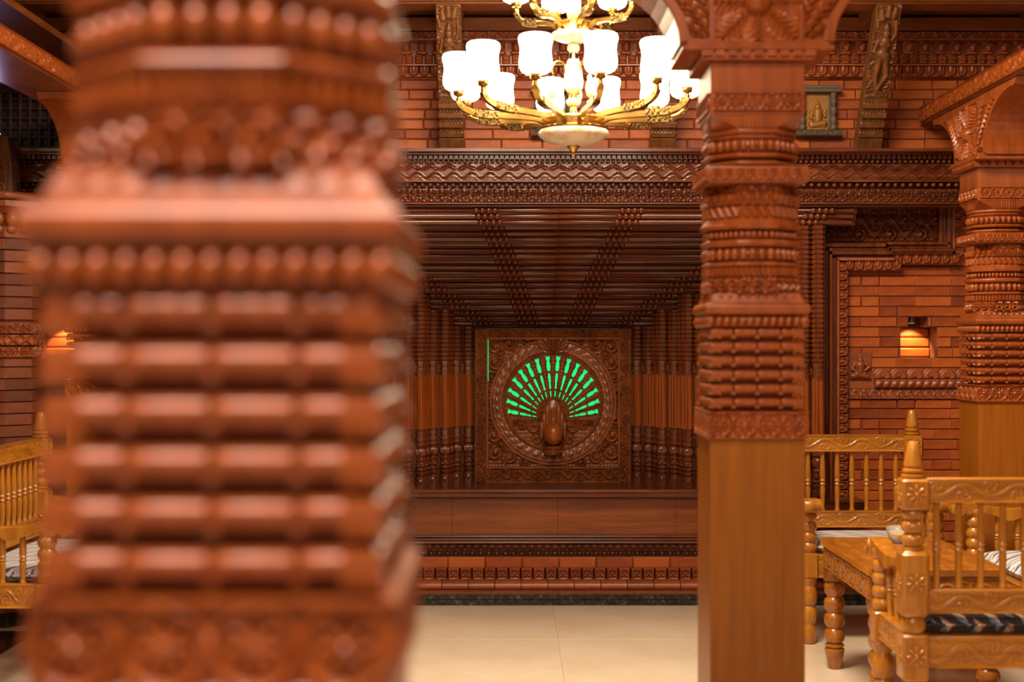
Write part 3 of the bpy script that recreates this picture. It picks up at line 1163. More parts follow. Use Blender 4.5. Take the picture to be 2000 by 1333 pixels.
def bay(s, xa, xb, name, label, niche):
    """brick bay from xa to xb; niche (x0,x1) or None"""
    lo, hi = ZN - CP * 21, ZN + CP * 22
    m = MB()
    Y0, Y1 = YB + 0.012, YB + 0.36
    nx0, nx1 = niche
    tx0, tx1 = nx0 + 0.04, nx1 - 0.047
    zt1, zt2 = ZN + 3 * CP, ZN + 4 * CP
    m.box(xa, xb, Y0, Y1, 0.05, ZN)
    m.box(xa, nx0, Y0, Y1, ZN, zt1)
    m.box(nx1, xb, Y0, Y1, ZN, zt1)
    m.box(xa, tx0, Y0, Y1, zt1, zt2)
    m.box(tx1, xb, Y0, Y1, zt1, zt2)
    m.box(xa, xb, Y0, Y1, zt2, 2.1)
    m.box(nx0, nx1, YB + 0.16, Y1, ZN, zt2)
    m.box(*((xb, XR) if s > 0 else (XL, xa)), Y0, Y1, 0.0, 2.12)
    w = m.build(name, 'mortar')
    tag(w, label, 'wall', kind='structure')
    ms = {}
    L = 0.176
    for r in range(-20, 22):
        if r in (-2, -3, -4):
            continue
        z = ZN + CP * (r + 0.5)
        x = xa - (r % 2) * 0.09
        while x < xb:
            Lr = L if rng.random() < 0.8 else 0.095
            a, b2 = max(x, xa), min(x + Lr, xb)
            x += Lr
            # cut by niche
            cut = (nx0, nx1) if 0 <= r < 3 else ((tx0, tx1) if r == 3 else None)
            segs = [(a, b2)]
            if cut:
                segs = []
                if a < cut[0]:
                    segs.append((a, min(b2, cut[0])))
                if b2 > cut[1]:
                    segs.append((max(a, cut[1]), b2))
            for (p0, p1) in segs:
                if p1 - p0 < 0.02:
                    continue
                key = round(p1 - p0, 2)
                if key not in ms:
                    ms[key] = brick_mesh(key - 0.004, CP - 0.0035, 0.006, 'brick', 'brick', 0.0012)
                place('brick', ms[key], w, ((p0 + p1) / 2, YB + 0.012 - rng.uniform(0, 0.003), z))
    # niche lining: three rough bricks at the back
    for r in range(3):
        me = MB().rbox(-(nx1 - nx0) / 2, (nx1 - nx0) / 2, -0.012 - 0.008 * (2 - r), 0.02, -CP / 2 + 0.002, CP / 2 - 0.002, 0.007).mesh('niche_brick', 'brick')
        place('niche_brick', me, w, ((nx0 + nx1) / 2, YB + 0.16, ZN + CP * (r + 0.5)))
    # terracotta string courses
    H = CP - 0.003
    tl = MB().relief(0.078, H, 26, 18, lambda U, V: 0.014 * np.maximum(sstep(0.022, 0.006, np.abs(np.hypot(U, V - 0.004) - 0.024)), sstep(0.016, 0.004, np.hypot(U, V - 0.012))), None, 0.02).mesh('leaf_tile', 'terracotta', True)

    def rope_f(U, V):
        t = (V - H / 2) / (H / 2)
        return 0.006 + 0.024 * np.sqrt(np.clip(1 - t * t, 0, 1)) * (0.62 + 0.38 * np.abs(np.sin(PI * (U + 0.039) / 0.078 * 2 - t * 0.9)))
    rt = MB().relief(0.156, H, 44, 16, rope_f, None, 0.02).mesh('rope_tile', 'terracotta', True)
    wt = MB().relief(0.088, H, 30, 18, waves(H, 0.044, 0.014), None, 0.02).mesh('wave_tile', 'terracotta', True)
    xs = xa + (0.15 if s > 0 else 0)
    n = int((xb - xs) / 0.08)
    for i in range(n):
        place('leaf_tile', tl, w, (xs + 0.04 + i * 0.08, YB, ZN - 2 * CP + 0.001))
    for i in range(int((xb - xs) / 0.158)):
        place('rope_tile', rt, w, (xs + 0.08 + i * 0.158, YB, ZN - 3 * CP + 0.001))
    for i in range(int((xb - xa) / 0.09)):
        place('wave_tile', wt, w, (xa + 0.045 + i * 0.09, YB, ZN - 4 * CP + 0.001))
    MB().box(xa, xs, YB + 0.002, YB + 0.02, ZN - 3 * CP, ZN - 1 * CP).build('plain_tile', 'terracotta', w) if s > 0 else None
    return w


wall_r = bay(1, xx(1648, YB), 2.62, 'wall_back_right', 'orange brick wall with a lit niche and terracotta rope course', (1.915, 2.097))
wall_l = bay(-1, -2.62, 2 * XC - xx(1648, YB), 'wall_back_left', 'red brick wall behind the left bench with a lit niche', (-2.34, -2.16))


def niche_lamp(x, label, power):
    t = thing('niche_lamp', label, 'lamp', (x, YB + 0.070, ZN + 4 * CP))
    MB().lathe([(0.020, 0), (0.020, -0.022), (0.024, -0.026), (0.024, -0.030), (0.016, -0.030), (0.016, -0.026)], 16).build('housing', 'metal', t, True)
    MB().lathe([(0.0155, -0.0285), (0.0155, -0.0270)], 16).build('lamp_face', 'lamp', t)
    l = bpy.data.lights.new('niche_spot', 'SPOT')
    l.energy = power
    l.color = (1.0, 0.62, 0.28)
    l.spot_size = math.radians(84)
    l.spot_blend = 0.25
    l.shadow_soft_size = 0.012
    o = bpy.data.objects.new('niche_spot', l)
    COL.objects.link(o)
    o.parent = t
    o.location = (0, 0, -0.034)
    o.rotation_euler = (math.radians(26), math.radians(-6), 0)
    return t


niche_lamp(1.985, 'small warm spotlight shining down inside the niche of the orange brick wall', 7)
niche_lamp(-2.255, 'small warm spotlight inside the niche behind the left bench', 6)

# seated figure relief on the right bay
fig = [(-.0, .045, .0, .072, .021, .025, .006), (0, .092, 0, .096, .014, .015, .010), (0, .112, 0, .122, .009, .004, .006), (-.028, .078, -.038, .052, .009, .008, .006), (-.038, .052, -.012, .040, .008, .007, .010),
       (.028, .078, .044, .062, .009, .008, .006), (.044, .062, .020, .045, .008, .007, .010), (-.018, .028, .034, .018, .016, .013, .008), (.018, .028, -.036, .018, .016, .013, .006), (-.045, .008, .05, .008, .008, .008, .0),
       (-.010, .068, -.010, .068, .010, .010, .016), (.010, .068, .010, .068, .010, .010, .016)]
t = MB().relief(0.115, 0.135, 60, 70, capsules(fig), None, 0.006).build('relief_figure', 'terracotta', None, True, (xx(1679, YB), YB - 0.003, zy(743, YB)))
tag(t, 'small terracotta relief of a seated figure beside the rope course on the brick wall', 'relief')

# ---- frame between window and bay: jamb boards, scallop border, serpent frieze
for s, nm in ((1, 'trim_5'), (-1, 'trim_6')):
    lab = 'stepped wooden frame with scalloped border and serpent frieze %s' % ('beside the orange brick wall' if s > 0 else 'beside the brick wall behind the left bench')
    fr = thing(nm, lab, 'frame', (XC, 6.95, 0.5), kind='structure')

    def fx(px):
        return s * (xx(px, 6.97) - XC)

    def fbox(name, pa, pb, ya, yb, dy, th=0.1, mat='wood_jamb', b=0.003):
        a, b2 = sorted((fx(pa), fx(pb)))
        MB().rbox(a, b2, -dy, th, zy(yb, 6.95) - 0.5, zy(ya, 6.95) - 0.5, b).build(name, mat, fr)
    fbox('jamb_fillet', 1601, 1608, 478, 1000, 0.03)
    fbox('jamb_fillet', 1608, 1616, 481, 1000, 0.015)
    fbox('jamb_fillet', 1616, 1622, 486, 1000, 0.03, 0.1, 'wood_shaft')
    fbox('jamb_fillet', 1622, 1632, 492, 1000, 0.005)
    fbox('lintel_fillet', 1601, 1726, 476, 484, 0.03)
    fbox('lintel_fillet', 1608, 1734, 484, 491, 0.015)
    fbox('lintel_fillet', 1616, 1740, 491, 499, 0.03)
    fbox('lintel_fillet', 1622, 1744, 499, 506, 0.005)
    fbox('frieze_fillet', 1728, 1852, 474, 480, 0.035)
    fbox('frieze_fillet', 1732, 1856, 480, 487, 0.02)
    fbox('frieze_fillet', 1736, 1860, 487, 493, 0.035)
    fbox('end_fillet', 1828, 1836, 410, 476, 0.035)
    fbox('end_fillet', 1836, 1844, 406, 482, 0.02)
    fbox('end_fillet', 1844, 1851, 404, 488, 0.035)
    fbox('end_fillet', 1851, 1860, 404, 493, 0.01)
    fbox('frieze_board', 1604, 1832, 404, 478, 0.0)
    # serpent frieze
    Wd, Hd = abs(fx(1826) - fx(1612)), zy(413, 6.95) - zy(474, 6.95)

    def serp(U, V, Wd=Wd, Hd=Hd):
        c = Hd * (0.5 + 0.26 * np.sin(U * 42))
        d = (V - c) / (0.15 * Hd)
        h = 0.026 * np.sqrt(np.clip(1 - d * d, 0, 1)) * (0.8 + 0.2 * np.cos(U * 700))
        k = np.floor(U / 0.0748)
        cu = (k + 0.5) * 0.0748
        sg = np.where(k % 2 == 0, -1.0, 1.0)
        du, dz = U - cu, (V - Hd * (0.5 + 0.24 * sg)) * sg
        r = np.hypot(du, dz)
        th = np.arctan2(dz, du)
        R = 0.036
        sp = (0.5 + 0.5 * np.cos(th - 8 * r / R)) * sstep(R * 1.1, R * 0.8, r)
        bl = np.sqrt(np.clip(1 - (r / (R * 0.4)) ** 2, 0, 1))
        lf = 0.5 + 0.5 * np.cos(U * 260 + 5 * np.sin(V * 120))
        return np.maximum(np.maximum(h, 0.020 * sp), np.maximum(0.026 * bl, 0.010 * lf))
    MB().relief(Wd, Hd, 240, 64, serp, T((fx(1826) + fx(1612)) / 2, -0.004, zy(474, 6.95) - 0.5), 0.01).build('serpent_frieze', 'wood_window', fr, True)
    # ribbed border strips + scallops
    sc_w, sc_h = 0.0465, 0.046
    sc = MB().relief(sc_w - 0.003, sc_h, 16, 16, scallop_tile(sc_w - 0.003, sc_h, 0.016), None, 0.015).mesh('scallop', 'terracotta', True)
    yb_ = 6.975 - 6.95

    def strip(pa, pb, ya, yb):
        a, b2 = sorted((fx(pa), fx(pb)))
        MB().rbox(a, b2, -0.012, 0.06, zy(yb, 6.95) - 0.5, zy(ya, 6.95) - 0.5, 0.002).build('border_strip', 'terracotta', fr)
    strip(1632, 1637, 506, 1000)
    strip(1632, 1744, 504, 510)
    strip(1740, 1862, 492, 497)
    strip(1856, 1862, 384, 497)
    zt = zy(512, 6.95) - 0.5
    n = 26
    for i in range(n):
        # scallops hanging sideways along the vertical strip
        o = place('scallop', sc, fr, (fx(1637), yb_ - 0.015, zt - sc_w * (i + 0.5)), (0, -s * PI / 2, 0))
        o.location.x = fx(1637) + s * sc_h
    for i in range(6):
        place('scallop', sc, fr, (fx(1658) + s * sc_w * i, yb_ - 0.015, zy(510, 6.95) - 0.5 - sc_h))
    for i in range(7):
        place('scallop', sc, fr, (fx(1752) + s * sc_w * i, yb_ - 0.015, zy(497, 6.95) - 0.5 - sc_h))
    for i in range(6):
        place('scallop', sc, fr, (fx(1862) + s * sc_h, yb_ - 0.015, zy(392, 6.95) - 0.5 - sc_w * (i + 0.5)), (0, -s * PI / 2, 0))

# =================================================================== ROOF STRUTS
def strut(x, label):
    Yb, Yt, zb, zt = 6.84, 6.43, zy(296, 6.82), 2.83
    L = math.hypot(Yb - Yt, zt - zb)
    t = thing('roof_strut', label, 'strut', (x, Yb, zb), 0, 'carved roof struts')
    tilt = math.atan2(Yb - Yt, zt - zb)
    w, d = 0.115, 0.07
    R_ = RX(tilt)
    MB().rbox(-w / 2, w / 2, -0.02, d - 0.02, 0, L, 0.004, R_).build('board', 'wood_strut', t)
    MB().rbox(-w / 2 - 0.004, w / 2 + 0.004, -0.03, 0.0, 0.0, 0.085, 0.003, R_).build('foot_block', 'wood_strut', t)
    lt = MB()
    for k in range(4):
        z0 = 0.09 + k * 0.05
        lt.rbox(-w / 2 - 0.003, w / 2 + 0.003, -0.036, 0.0, z0, z0 + 0.030, 0.004, R_)
        for j in range(7):
            lt.ell((-w / 2 + 0.008 + j * w / 7.4, -0.034, z0 + 0.036), (0.0055, 0.008, 0.0055), 6, 4, R_)
    lt.build('stepped_lotus', 'wood_strut', t, True)
    f = [(0.0, .235, .0, .275, .020, .026, .006), (0, .305, 0, .312, .016, .017, .012), (0, .335, 0, .352, .015, .006, .006), (-.014, .262, -.014, .262, .012, .012, .018), (.014, .262, .014, .262, .012, .012, .018),
         (-.030, .275, -.042, .225, .009, .008, .004), (-.042, .225, -.018, .205, .008, .007, .008), (.030, .275, .046, .310, .009, .008, .004), (.046, .310, .040, .365, .008, .007, .004),
         (-.008, .215, .006, .205, .027, .027, .002), (-.012, .195, -.020, .105, .018, .012, .004), (-.020, .105, -.004, .020, .012, .009, .004), (.014, .195, .028, .110, .018, .012, .008), (.028, .110, -.006, .040, .012, .009, .010), (-.006, .04, .026, .014, .009, .008, .006),
         (-.045, .008, .045, .008, .008, .008, .0), (-.026, .38, -.03, .41, .018, .012, 0), (.022, .39, .03, .42, .018, .012, 0), (0, .395, 0, .43, .016, .012, .004), (-.04, .34, -.045, .37, .010, .010, 0)]
    H = L - 0.295
    s_ = H / 0.44
    cf = capsules([(a, b * s_, c_, d_ * s_, e, g_, l) for (a, b, c_, d_, e, g_, l) in f])
    MB().relief(w - 0.006, H, 70, 200, lambda U, V: np.maximum(cf(U, V), 0.008 * np.clip(np.cos(U * 150 + 5 * np.sin(V * 60)) * np.cos(V * 130), 0, 1) * sstep(0.02, 0.045, np.abs(U))), R_ @ T(0, -0.02, 0.292), 0.01).build('carved_figure', 'wood_strut', t, True)
    return t


strut(-0.288, 'leaning carved roof strut with a standing figure left of the chandelier')
strut(0.720, 'leaning carved roof strut partly hidden behind the chandelier lamps')
strut(1.705, 'leaning carved roof strut with a dancing figure right of the square column')
strut(-1.30, 'leaning carved roof strut behind the large foreground column')


# ---- framed stone plaques on the upper wall
def plaque(x, label):
    z0 = zy(268, 6.9)
    H = zy(168, 6.9) - z0
    t = thing('deity_plaque', label, 'plaque', (x, YU, z0), 0, 'framed stone plaques on the upper wall')
    MB().rbox(-0.11, 0.11, -0.05, 0.0, 0, 0.032, 0.004).build('base', 'stone', t)
    MB().relief(0.21, 0.022, 60, 8, vine(0.022, 0.05, 0.006), T(0, -0.05, 0.005), 0.004).build('base_carving', 'stone', t, True)
    MB().rbox(-0.115, 0.115, -0.055, 0, H - 0.035, H - 0.018, 0.003).build('lintel', 'stone', t)
    MB().rbox(-0.098, 0.098, -0.045, 0, H - 0.018, H, 0.003).build('lintel_top', 'stone', t)
    MB().box(-0.09, 0.09, -0.012, 0.0, 0.03, H - 0.03).build('back_slab', 'stone', t)
    pr = [(0.010, 0.032), (0.018, 0.036), (0.018, 0.055), (0.012, 0.060), (0.017, 0.075), (0.017, 0.09), (0.010, 0.10), (0.016, 0.115), (0.019, 0.13), (0.014, 0.145), (0.010, 0.15), (0.017, 0.165), (0.017, 0.18), (0.012, 0.185), (0.018, H - 0.036)]
    for s in (-1, 1):
        MB().lathe(pr, 10, T(s * 0.075, -0.028, 0)).build('pillar', 'stone', t, True)
    f = [(0, .05, 0, .085, .020, .024, .004), (0, .108, 0, .112, .013, .014, .008), (0, .128, 0, .14, .010, .004, .006), (-.026, .088, -.034, .06, .008, .007, .005), (-.034, .06, -.012, .05, .007, .006, .008), (.026, .088, .036, .065, .008, .007, .005),
         (.036, .065, .036, .10, .007, .006, .005), (-.03, .03, .03, .02, .015, .013, .004), (.03, .032, -.03, .02, .015, .013, .008), (-.045, .006, .045, .006, .010, .010, 0)]
    MB().relief(0.108, H - 0.075, 60, 90, capsules(f), T(0, -0.015, 0.034), 0.002).build('figure', 'stone_gold', t, True)
    return t


plaque(xx(1597, 6.9), 'dark stone framed plaque with a golden seated figure beside the square column')
plaque(xx(1082, 6.9), 'dark stone framed plaque behind the chandelier lamps')

# =================================================================== COLUMNS
A0 = 0.125
DF = 3.754            # front-face depth of the column used for reading heights


def kz(py):
    return zy(py, DF)


def sq(mb, prof, **k):
    mb.lathe([(r, z) for r, z in prof], 4, None, 0, True)
    return mb


def rnd_prof(a, z0, z1, out, n=7):
    """half-round profile bulging by out"""
    c, h = (z0 + z1) / 2, (z1 - z0) / 2
    return [(a + out * math.cos(t), c + h * math.sin(t)) for t in np.linspace(-PI / 2, PI / 2, n)]


def face_mtx(k, n, ap):
    """matrix that puts a relief (facing -Y) on face k of an n-gon with apothem ap"""
    return RZ(2 * PI * k / n) @ T(0, -ap, 0)


COLM = []              # (name, mesh, mat) of the shared parts


def col_part(name, mb, smooth=False, mat='wood_column'):
    COLM.append((name, mb.mesh(name, mat, smooth), (0, 0, 0), (0, 0, 0)))


# shaft and foot
mb = MB()
mb.lathe([(0.150, 0.0), (0.150, 0.10), (0.140, 0.115), (A0, 0.125), (A0, kz(857))], 4, None, 0, True)
col_part('shaft', mb, False, 'wood_post')
# ringed flower band
mb = MB()
mb.lathe([(A0 - 0.004, kz(858)), (A0 - 0.004, kz(805))], 4, None, 0, True)
Hb = kz(805) - kz(858)
for k in range(4):
    mb.relief(0.262, Hb, 96, 26, circles_band(4, Hb, 0.009), face_mtx(k, 4, 0.1265) @ T(0, 0, kz(858)), 0.006)
col_part('flower_band', mb, True)
# slat core + slats
mb = MB().lathe([(0.096, kz(806)), (0.096, kz(639))], 4, None, 0, True)
col_part('slat_core', mb)
slp = (kz(640) - kz(805)) / 6
SL = 0.0605


def slat_mesh(L, out):
    pf = [(0.0, -0.34), (0.30, -0.32), (0.62, -0.22), (0.88, -0.10), (1.0, 0.06), (1.0, 0.22), (0.90, 0.34), (0.62, 0.42), (0.0, 0.43)]
    V = []
    for t, k in ((-0.5, 0.90), (-0.45, 1.0), (0.45, 1.0), (0.5, 0.90)):
        for o_, z_ in pf:
            V.append((L * t, -out * o_ * k, slp * z_ * (0.9 if k < 1 else 1)))
    n = len(pf)
    Fc = []
    for i in range(3):
        for j in range(n):
            j2 = (j + 1) % n
            Fc.append((i * n + j, i * n + j2, (i + 1) * n + j2, (i + 1) * n + j))
    Fc += [tuple(range(n - 1, -1, -1)), tuple(range(3 * n, 4 * n))]
    m = MB().add(V, Fc)
    for sx in (-0.5, 0.5):
        m.ell((L * sx * 0.96, -out * 0.72, -slp * 0.20), (0.006, 0.006, 0.006), 6, 4)
    return m.mesh('slat', 'wood_column', True)


sl_a, sl_b = slat_mesh(SL, 0.033), slat_mesh(SL, 0.030)
for k in range(4):
    for r in range(6):
        z = kz(640) - slp * (r + 0.5)
        for j in range(4):
            mt = face_mtx(k, 4, 0.095) @ T(-0.09375 + j * 0.0625, 0, z)
            COLM.append(('slat', sl_a if j in (1, 2) else sl_b, mt.to_translation()[:], mt.to_euler()[:]))
# rope moulding
mb = MB().lathe(rnd_prof(0.118, kz(640), kz(618), 0.004), 4, None, 0, True)
hh = (kz(618) - kz(640)) / 2
for k in range(4):
    for j in range(13):
        mb.ell((0, 0, 0), (0.0098, 0.014, hh * 1.02), 8, 6, face_mtx(k, 4, 0.124) @ T(-0.123 + j * 0.0205, 0, kz(629)) @ RY(math.radians(16)))
col_part('rope_moulding', mb, 'full')
# square half-round ledge
mb = MB().lathe([(0.112, kz(618))] + rnd_prof(0.122, kz(617), kz(592), 0.0165, 9) + [(0.120, kz(591)), (0.112, kz(576))], 4, None, 0, True)
col_part('square_ledge', mb, True)
# square leaf skirt spreading to the ledge, with slanted ribs
mb = MB().lathe([(0.124, kz(593)), (0.121, kz(586)), (0.1165, kz(580)), (0.114, kz(573))], 4, None, 0, True)
for k in range(4):
    for j in range(9):
        mb.ell((0, 0, 0), (0.006, 0.0028, 0.011), 6, 5, face_mtx(k, 4, 0.118) @ T(-0.096 + j * 0.024, 0, kz(583)) @ RY(0.5))
col_part('leaf_skirt', mb, True)
# scroll row
mb = MB().lathe([(0.108, kz(575)), (0.110, kz(543))], 8, None, 0, True)
Hs = kz(543) - kz(573)


def curls(U, V):
    k = np.round(U / 0.0335)
    du, dz = U - k * 0.0335, V - Hs * 0.45
    r = np.hypot(du, dz)
    th = np.arctan2(dz, du)
    R = 0.0185
    sp = (0.5 + 0.5 * np.cos(th - 7.5 * r / R)) * sstep(R * 1.05, R * 0.85, r)
    dg = 0.5 + 0.5 * np.cos(2 * PI * (du - 0.7 * dz) / 0.0335)
    return 0.004 + 0.013 * np.maximum(sp, 0.7 * dg * sstep(R * 0.6, R * 1.1, r))


for k in range(8):
    mb.relief(0.1005, Hs, 56, 24, curls, face_mtx(k, 8, 0.112) @ T(0, 0, kz(573)), 0.02)
col_part('scroll_row', mb, True)


def oct_round(name, ya, yb, a, out):
    m = MB().lathe([(a - 0.014, kz(yb) - 0.001)] + rnd_prof(a, kz(yb), kz(ya), out, 7) + [(a - 0.014, kz(ya) + 0.001)], 8, None, 0, True)
    col_part(name, m, True)


def oct_beads(name, ya, yb, a, n, rr):
    m = MB().lathe([(a - 0.004, kz(yb) - 0.002), (a - 0.004, kz(ya) + 0.002)], 8, None, 0, True)
    side = 2 * (a + 0.002) * math.tan(PI / 8)
    hz = (kz(ya) - kz(yb)) / 2
    for k in range(8):
        for j in range(n):
            m.ell((-side / 2 + side * (j + 0.5) / n, -a - 0.001, (kz(ya) + kz(yb)) / 2), (side / n * 0.46, rr, hz * 0.96), 8, 6, RZ(2 * PI * k / 8))
    col_part(name, m, 'full')


def oct_rel(name, ya, yb, a, f, nx=50, ny=20):
    m = MB()
    H = kz(ya) - kz(yb)
    side = 2 * (a + 0.002) * math.tan(PI / 8)
    m.lathe([(a - 0.006, kz(yb)), (a - 0.006, kz(ya))], 8, None, 0, True)
    for k in range(8):
        m.relief(side, H, nx, ny, f(H), face_mtx(k, 8, a) @ T(0, 0, kz(yb)), 0.02)
    col_part(name, m, True)


oct_rel('dentil_row', 522, 541, 0.116, lambda H: (lambda U, V: 0.009 * sstep(-0.2, 0.2, np.cos(2 * PI * U / 0.0142)) * sstep(0, 0.3 * H, V)))
oct_round('ring_moulding', 511, 521, 0.116, 0.010)
oct_beads('bead_row', 483, 510, 0.114, 4, 0.014)
oct_round('ring_moulding', 467, 482, 0.116, 0.011)
oct_beads('bead_row', 450, 466, 0.113, 6, 0.010)
m_ = MB().lathe([(0.114, kz(449)), (0.128, kz(446)), (0.130, kz(440)), (0.118, kz(426)), (0.112, kz(424))], 8, None, 0, True)
col_part('ring_moulding', m_, True)
oct_rel('twisted_row', 400, 426, 0.114, lambda H: (lambda U, V: 0.012 * (0.5 + 0.5 * np.cos(2 * PI * (U + 0.55 * V) / 0.024)) ** 0.7 * sstep(0, .15 * H, V) * sstep(H, .85 * H, V)))
oct_rel('leaf_row', 380, 400, 0.116, lambda H: (lambda U, V: 0.003 + 0.011 * scallop_tile(0.024, H, 1.0)((U + 0.012) % 0.024 - 0.012, V)))
oct_rel('carved_row', 359, 380, 0.112, lambda H: (lambda U, V: 0.010 * zigzag(H, 0.033, 1.0, 2)(U, V)))
# square carved slab
mb = MB().lathe([(0.118, kz(360))] + rnd_prof(0.130, kz(357), kz(326), 0.0035, 5) + [(0.118, kz(323))], 4, None, 0, True)
Hs = kz(330) - kz(353)
for k in range(4):
    mb.relief(0.25, Hs, 130, 16, lambda U, V: 0.004 + 0.007 * scallop_tile(0.030, Hs, 1.0)((U + 0.015) % 0.030 - 0.015, V), face_mtx(k, 4, 0.131) @ T(0, 0, kz(353)), 0.004)
col_part('square_slab', mb, True)
oct_round('ring_moulding', 312, 323, 0.110, 0.009)
oct_round('ring_moulding', 297, 308, 0.113, 0.011)
oct_beads('bead_row', 270, 296, 0.112, 4, 0.014)
oct_round('ring_moulding', 261, 270, 0.108, 0.008)
oct_round('ring_moulding', 249, 261, 0.112, 0.009)
# transition octagon -> square
a8 = [(0.113 / math.cos(PI / 8)) * np.array([math.cos(PI / 8 + k * PI / 4), math.sin(PI / 8 + k * PI / 4)]) for k in range(8)]
s4 = [np.array(q) * 0.122 for q in ((1, 1), (-1, 1), (-1, -1), (1, -1))]
V = [(*p_, kz(250)) for p_ in a8] + [(*p_, kz(223)) for p_ in s4]
Fc = []
for q in range(4):
    i0, i1 = 2 * q, (2 * q + 1) % 8
    Fc.append((i0, i1, 8 + q))
    Fc.append((i1, (i1 + 1) % 8, 8 + (q + 1) % 4, 8 + q))
Fc.append((8, 9, 10, 11))
mb = MB().add(V, Fc)
for k in range(4):
    for j in range(9):
        mb.box(-0.044 + j * 0.011 - 0.003, -0.044 + j * 0.011 + 0.003, -0.006, 0.006, kz(248), kz(226), face_mtx(k, 4, 0.1145) @ T(0, 0, 0))
col_part('splayed_neck', mb)
# plain capital block with flower band
mb = MB().lathe([(0.1235, kz(224)), (0.1235, kz(119))], 4, None, 0, True)
col_part('capital_block', mb, False, 'wood_column')
mb = MB()
Hs = kz(181) - kz(216)
for k in range(4):
    mb.relief(0.232, Hs, 110, 26, circles_band(5, Hs, 0.007), face_mtx(k, 4, 0.1245) @ T(0, 0, kz(216)), 0.004)
col_part('capital_carving', mb, True)
# dentil course and bracket board
mb = MB().rbox(-0.150, 0.150, -0.145, 0.145, kz(120), kz(113), 0.003)
mb.box(-0.141, 0.141, -0.141, 0.141, kz(114), kz(100))
for k in range(4):
    for j in range(9):
        mb.box(-0.136 + j * 0.034 - 0.011, -0.136 + j * 0.034 + 0.011, -0.150, -0.12, kz(113), kz(101), RZ(k * PI / 2))
col_part('dentil_course', mb)
mb = MB().rbox(-0.200, 0.200, -0.152, 0.152, kz(101), kz(92), 0.004)
mb.rbox(-0.190, 0.190, -0.142, 0.142, kz(93), kz(84), 0.003)
col_part('bracket_board', mb)
# winged bracket (outline in XZ, thickness in Y)
ZT = kz(85)


def bracket():
    pts = []
    for t in np.linspace(0, 1, 12):
        a = t * PI / 2
        # concave quarter curve sweeping outwards
        pts.append((0.205 + 0.33 * (1 - math.cos(a)), ZT + 0.235 * math.sin(a)))
    out = [(0.19, ZT)] + pts + [(0.56, ZT + 0.26), (-0.56, ZT + 0.26)] + [(-x, z) for x, z in reversed(pts)] + [(-0.19, ZT)]
    n = len(out)
    V = [(x, -0.115, z) for x, z in out] + [(x, 0.115, z) for x, z in out]
    Fc = [tuple(range(n)), tuple(range(2 * n - 1, n - 1, -1))] + [(i, n + i, n + (i + 1) % n, (i + 1) % n) for i in range(n)]
    return MB().add(V, Fc)


col_part('winged_bracket', bracket())
# raised rim along the wing curves
mb = MB()
for s in (-1, 1):
    for q in (-1, 1):
        path = [(s * (0.205 + 0.33 * (1 - math.cos(t * PI / 2)) - 0.012), q * 0.117, ZT + 0.235 * math.sin(t * PI / 2) + 0.006) for t in np.linspace(0, 1, 14)]
        mb.sweep(path, [(-0.006, -0.011), (0.006, -0.011), (0.006, 0.011), (-0.006, 0.011)], None, (0, 0, 1))
col_part('bracket_rim', mb, True)
# centre panel: face with radiating leaves
mb = MB()
Hs = 0.235


def leafy(U, V):
    cx, czz = 0.0, Hs * 0.45
    dx, dz = U - cx, V - czz
    r = np.hypot(dx, dz)
    th = np.arctan2(dz, dx)
    lob = np.abs(((th / (PI / 4) + 0.5) % 1.0) - 0.5) * 2    # 8 leaves, 0 at the rib
    L = 0.152 * (1 - 0.30 * lob ** 2)
    leaf = sstep(L, L * 0.86, r) * (1 - 0.75 * lob ** 1.5)
    rib = np.exp(-(lob / 0.10) ** 2) * sstep(L, L * 0.85, r)
    veins = 0.5 + 0.5 * np.cos(r * 330 - lob * 11)
    h = 0.017 * leaf * (0.55 + 0.45 * veins) + 0.008 * rib
    h = np.maximum(h, 0.006 * (0.5 + 0.5 * np.cos(U * 300) * np.cos(V * 300)))
    h = np.maximum(h, 0.040 * np.sqrt(np.clip(1 - (r / 0.036) ** 2, 0, 1)))
    e = np.minimum(0.1185 - np.abs(U), np.minimum(V, Hs - V))
    h = np.maximum(h, 0.012 * sstep(0.010, 0.007, e))
    return h


for q in (0, 1):
    mb.relief(0.237, Hs, 120, 120, leafy, RZ(q * PI) @ T(0, -0.117, ZT + 0.004), 0.004)
col_part('leaf_panel', mb, True)
# wing carving: veined acanthus sweeping out along each wing
mb = MB()
nz, nxx = 60, 60
for q in (0, 1):
    for s in (-1, 1):
        V = np.zeros((nz, nxx, 3))
        zz = np.linspace(0.012, 0.228, nz)
        for i, z in enumerate(zz):
            xm = 0.205 + 0.33 * (1 - math.cos(math.asin(min(1, z / 0.235)))) - 0.028
            xs = np.linspace(0.124, xm, nxx)
            tt = np.linspace(0, 1, nxx)
            ang = np.arctan2(z + 0.02, xs - 0.10)
            rr = np.hypot(xs - 0.10, z + 0.02)
            lob = np.abs(((ang / 0.30 + rr * 2.2) % 1.0) - 0.5) * 2
            hgt = 0.020 * (1 - 0.8 * lob ** 1.4) * (0.6 + 0.4 * np.cos(rr * 240 - lob * 8))
            edge = np.minimum(np.minimum(tt, 1 - tt) * 10, 1) * min(1, min(i, nz - 1 - i) / 4)
            V[i, :, 0] = s * xs
            V[i, :, 1] = -0.116 - np.clip(hgt, 0, 1) * edge + 0.003 * (1 - edge)
            V[i, :, 2] = ZT + z
        i = (np.arange(nz - 1)[:, None] * nxx + np.arange(nxx - 1)[None, :]).reshape(-1)
        Fq = np.stack([i, i + 1, i + nxx + 1, i + nxx], -1) if s > 0 else np.stack([i, i + nxx, i + nxx + 1, i + 1], -1)
        mb.add(V.reshape(-1, 3), Fq, RZ(q * PI))
col_part('wing_leaves', mb, True)


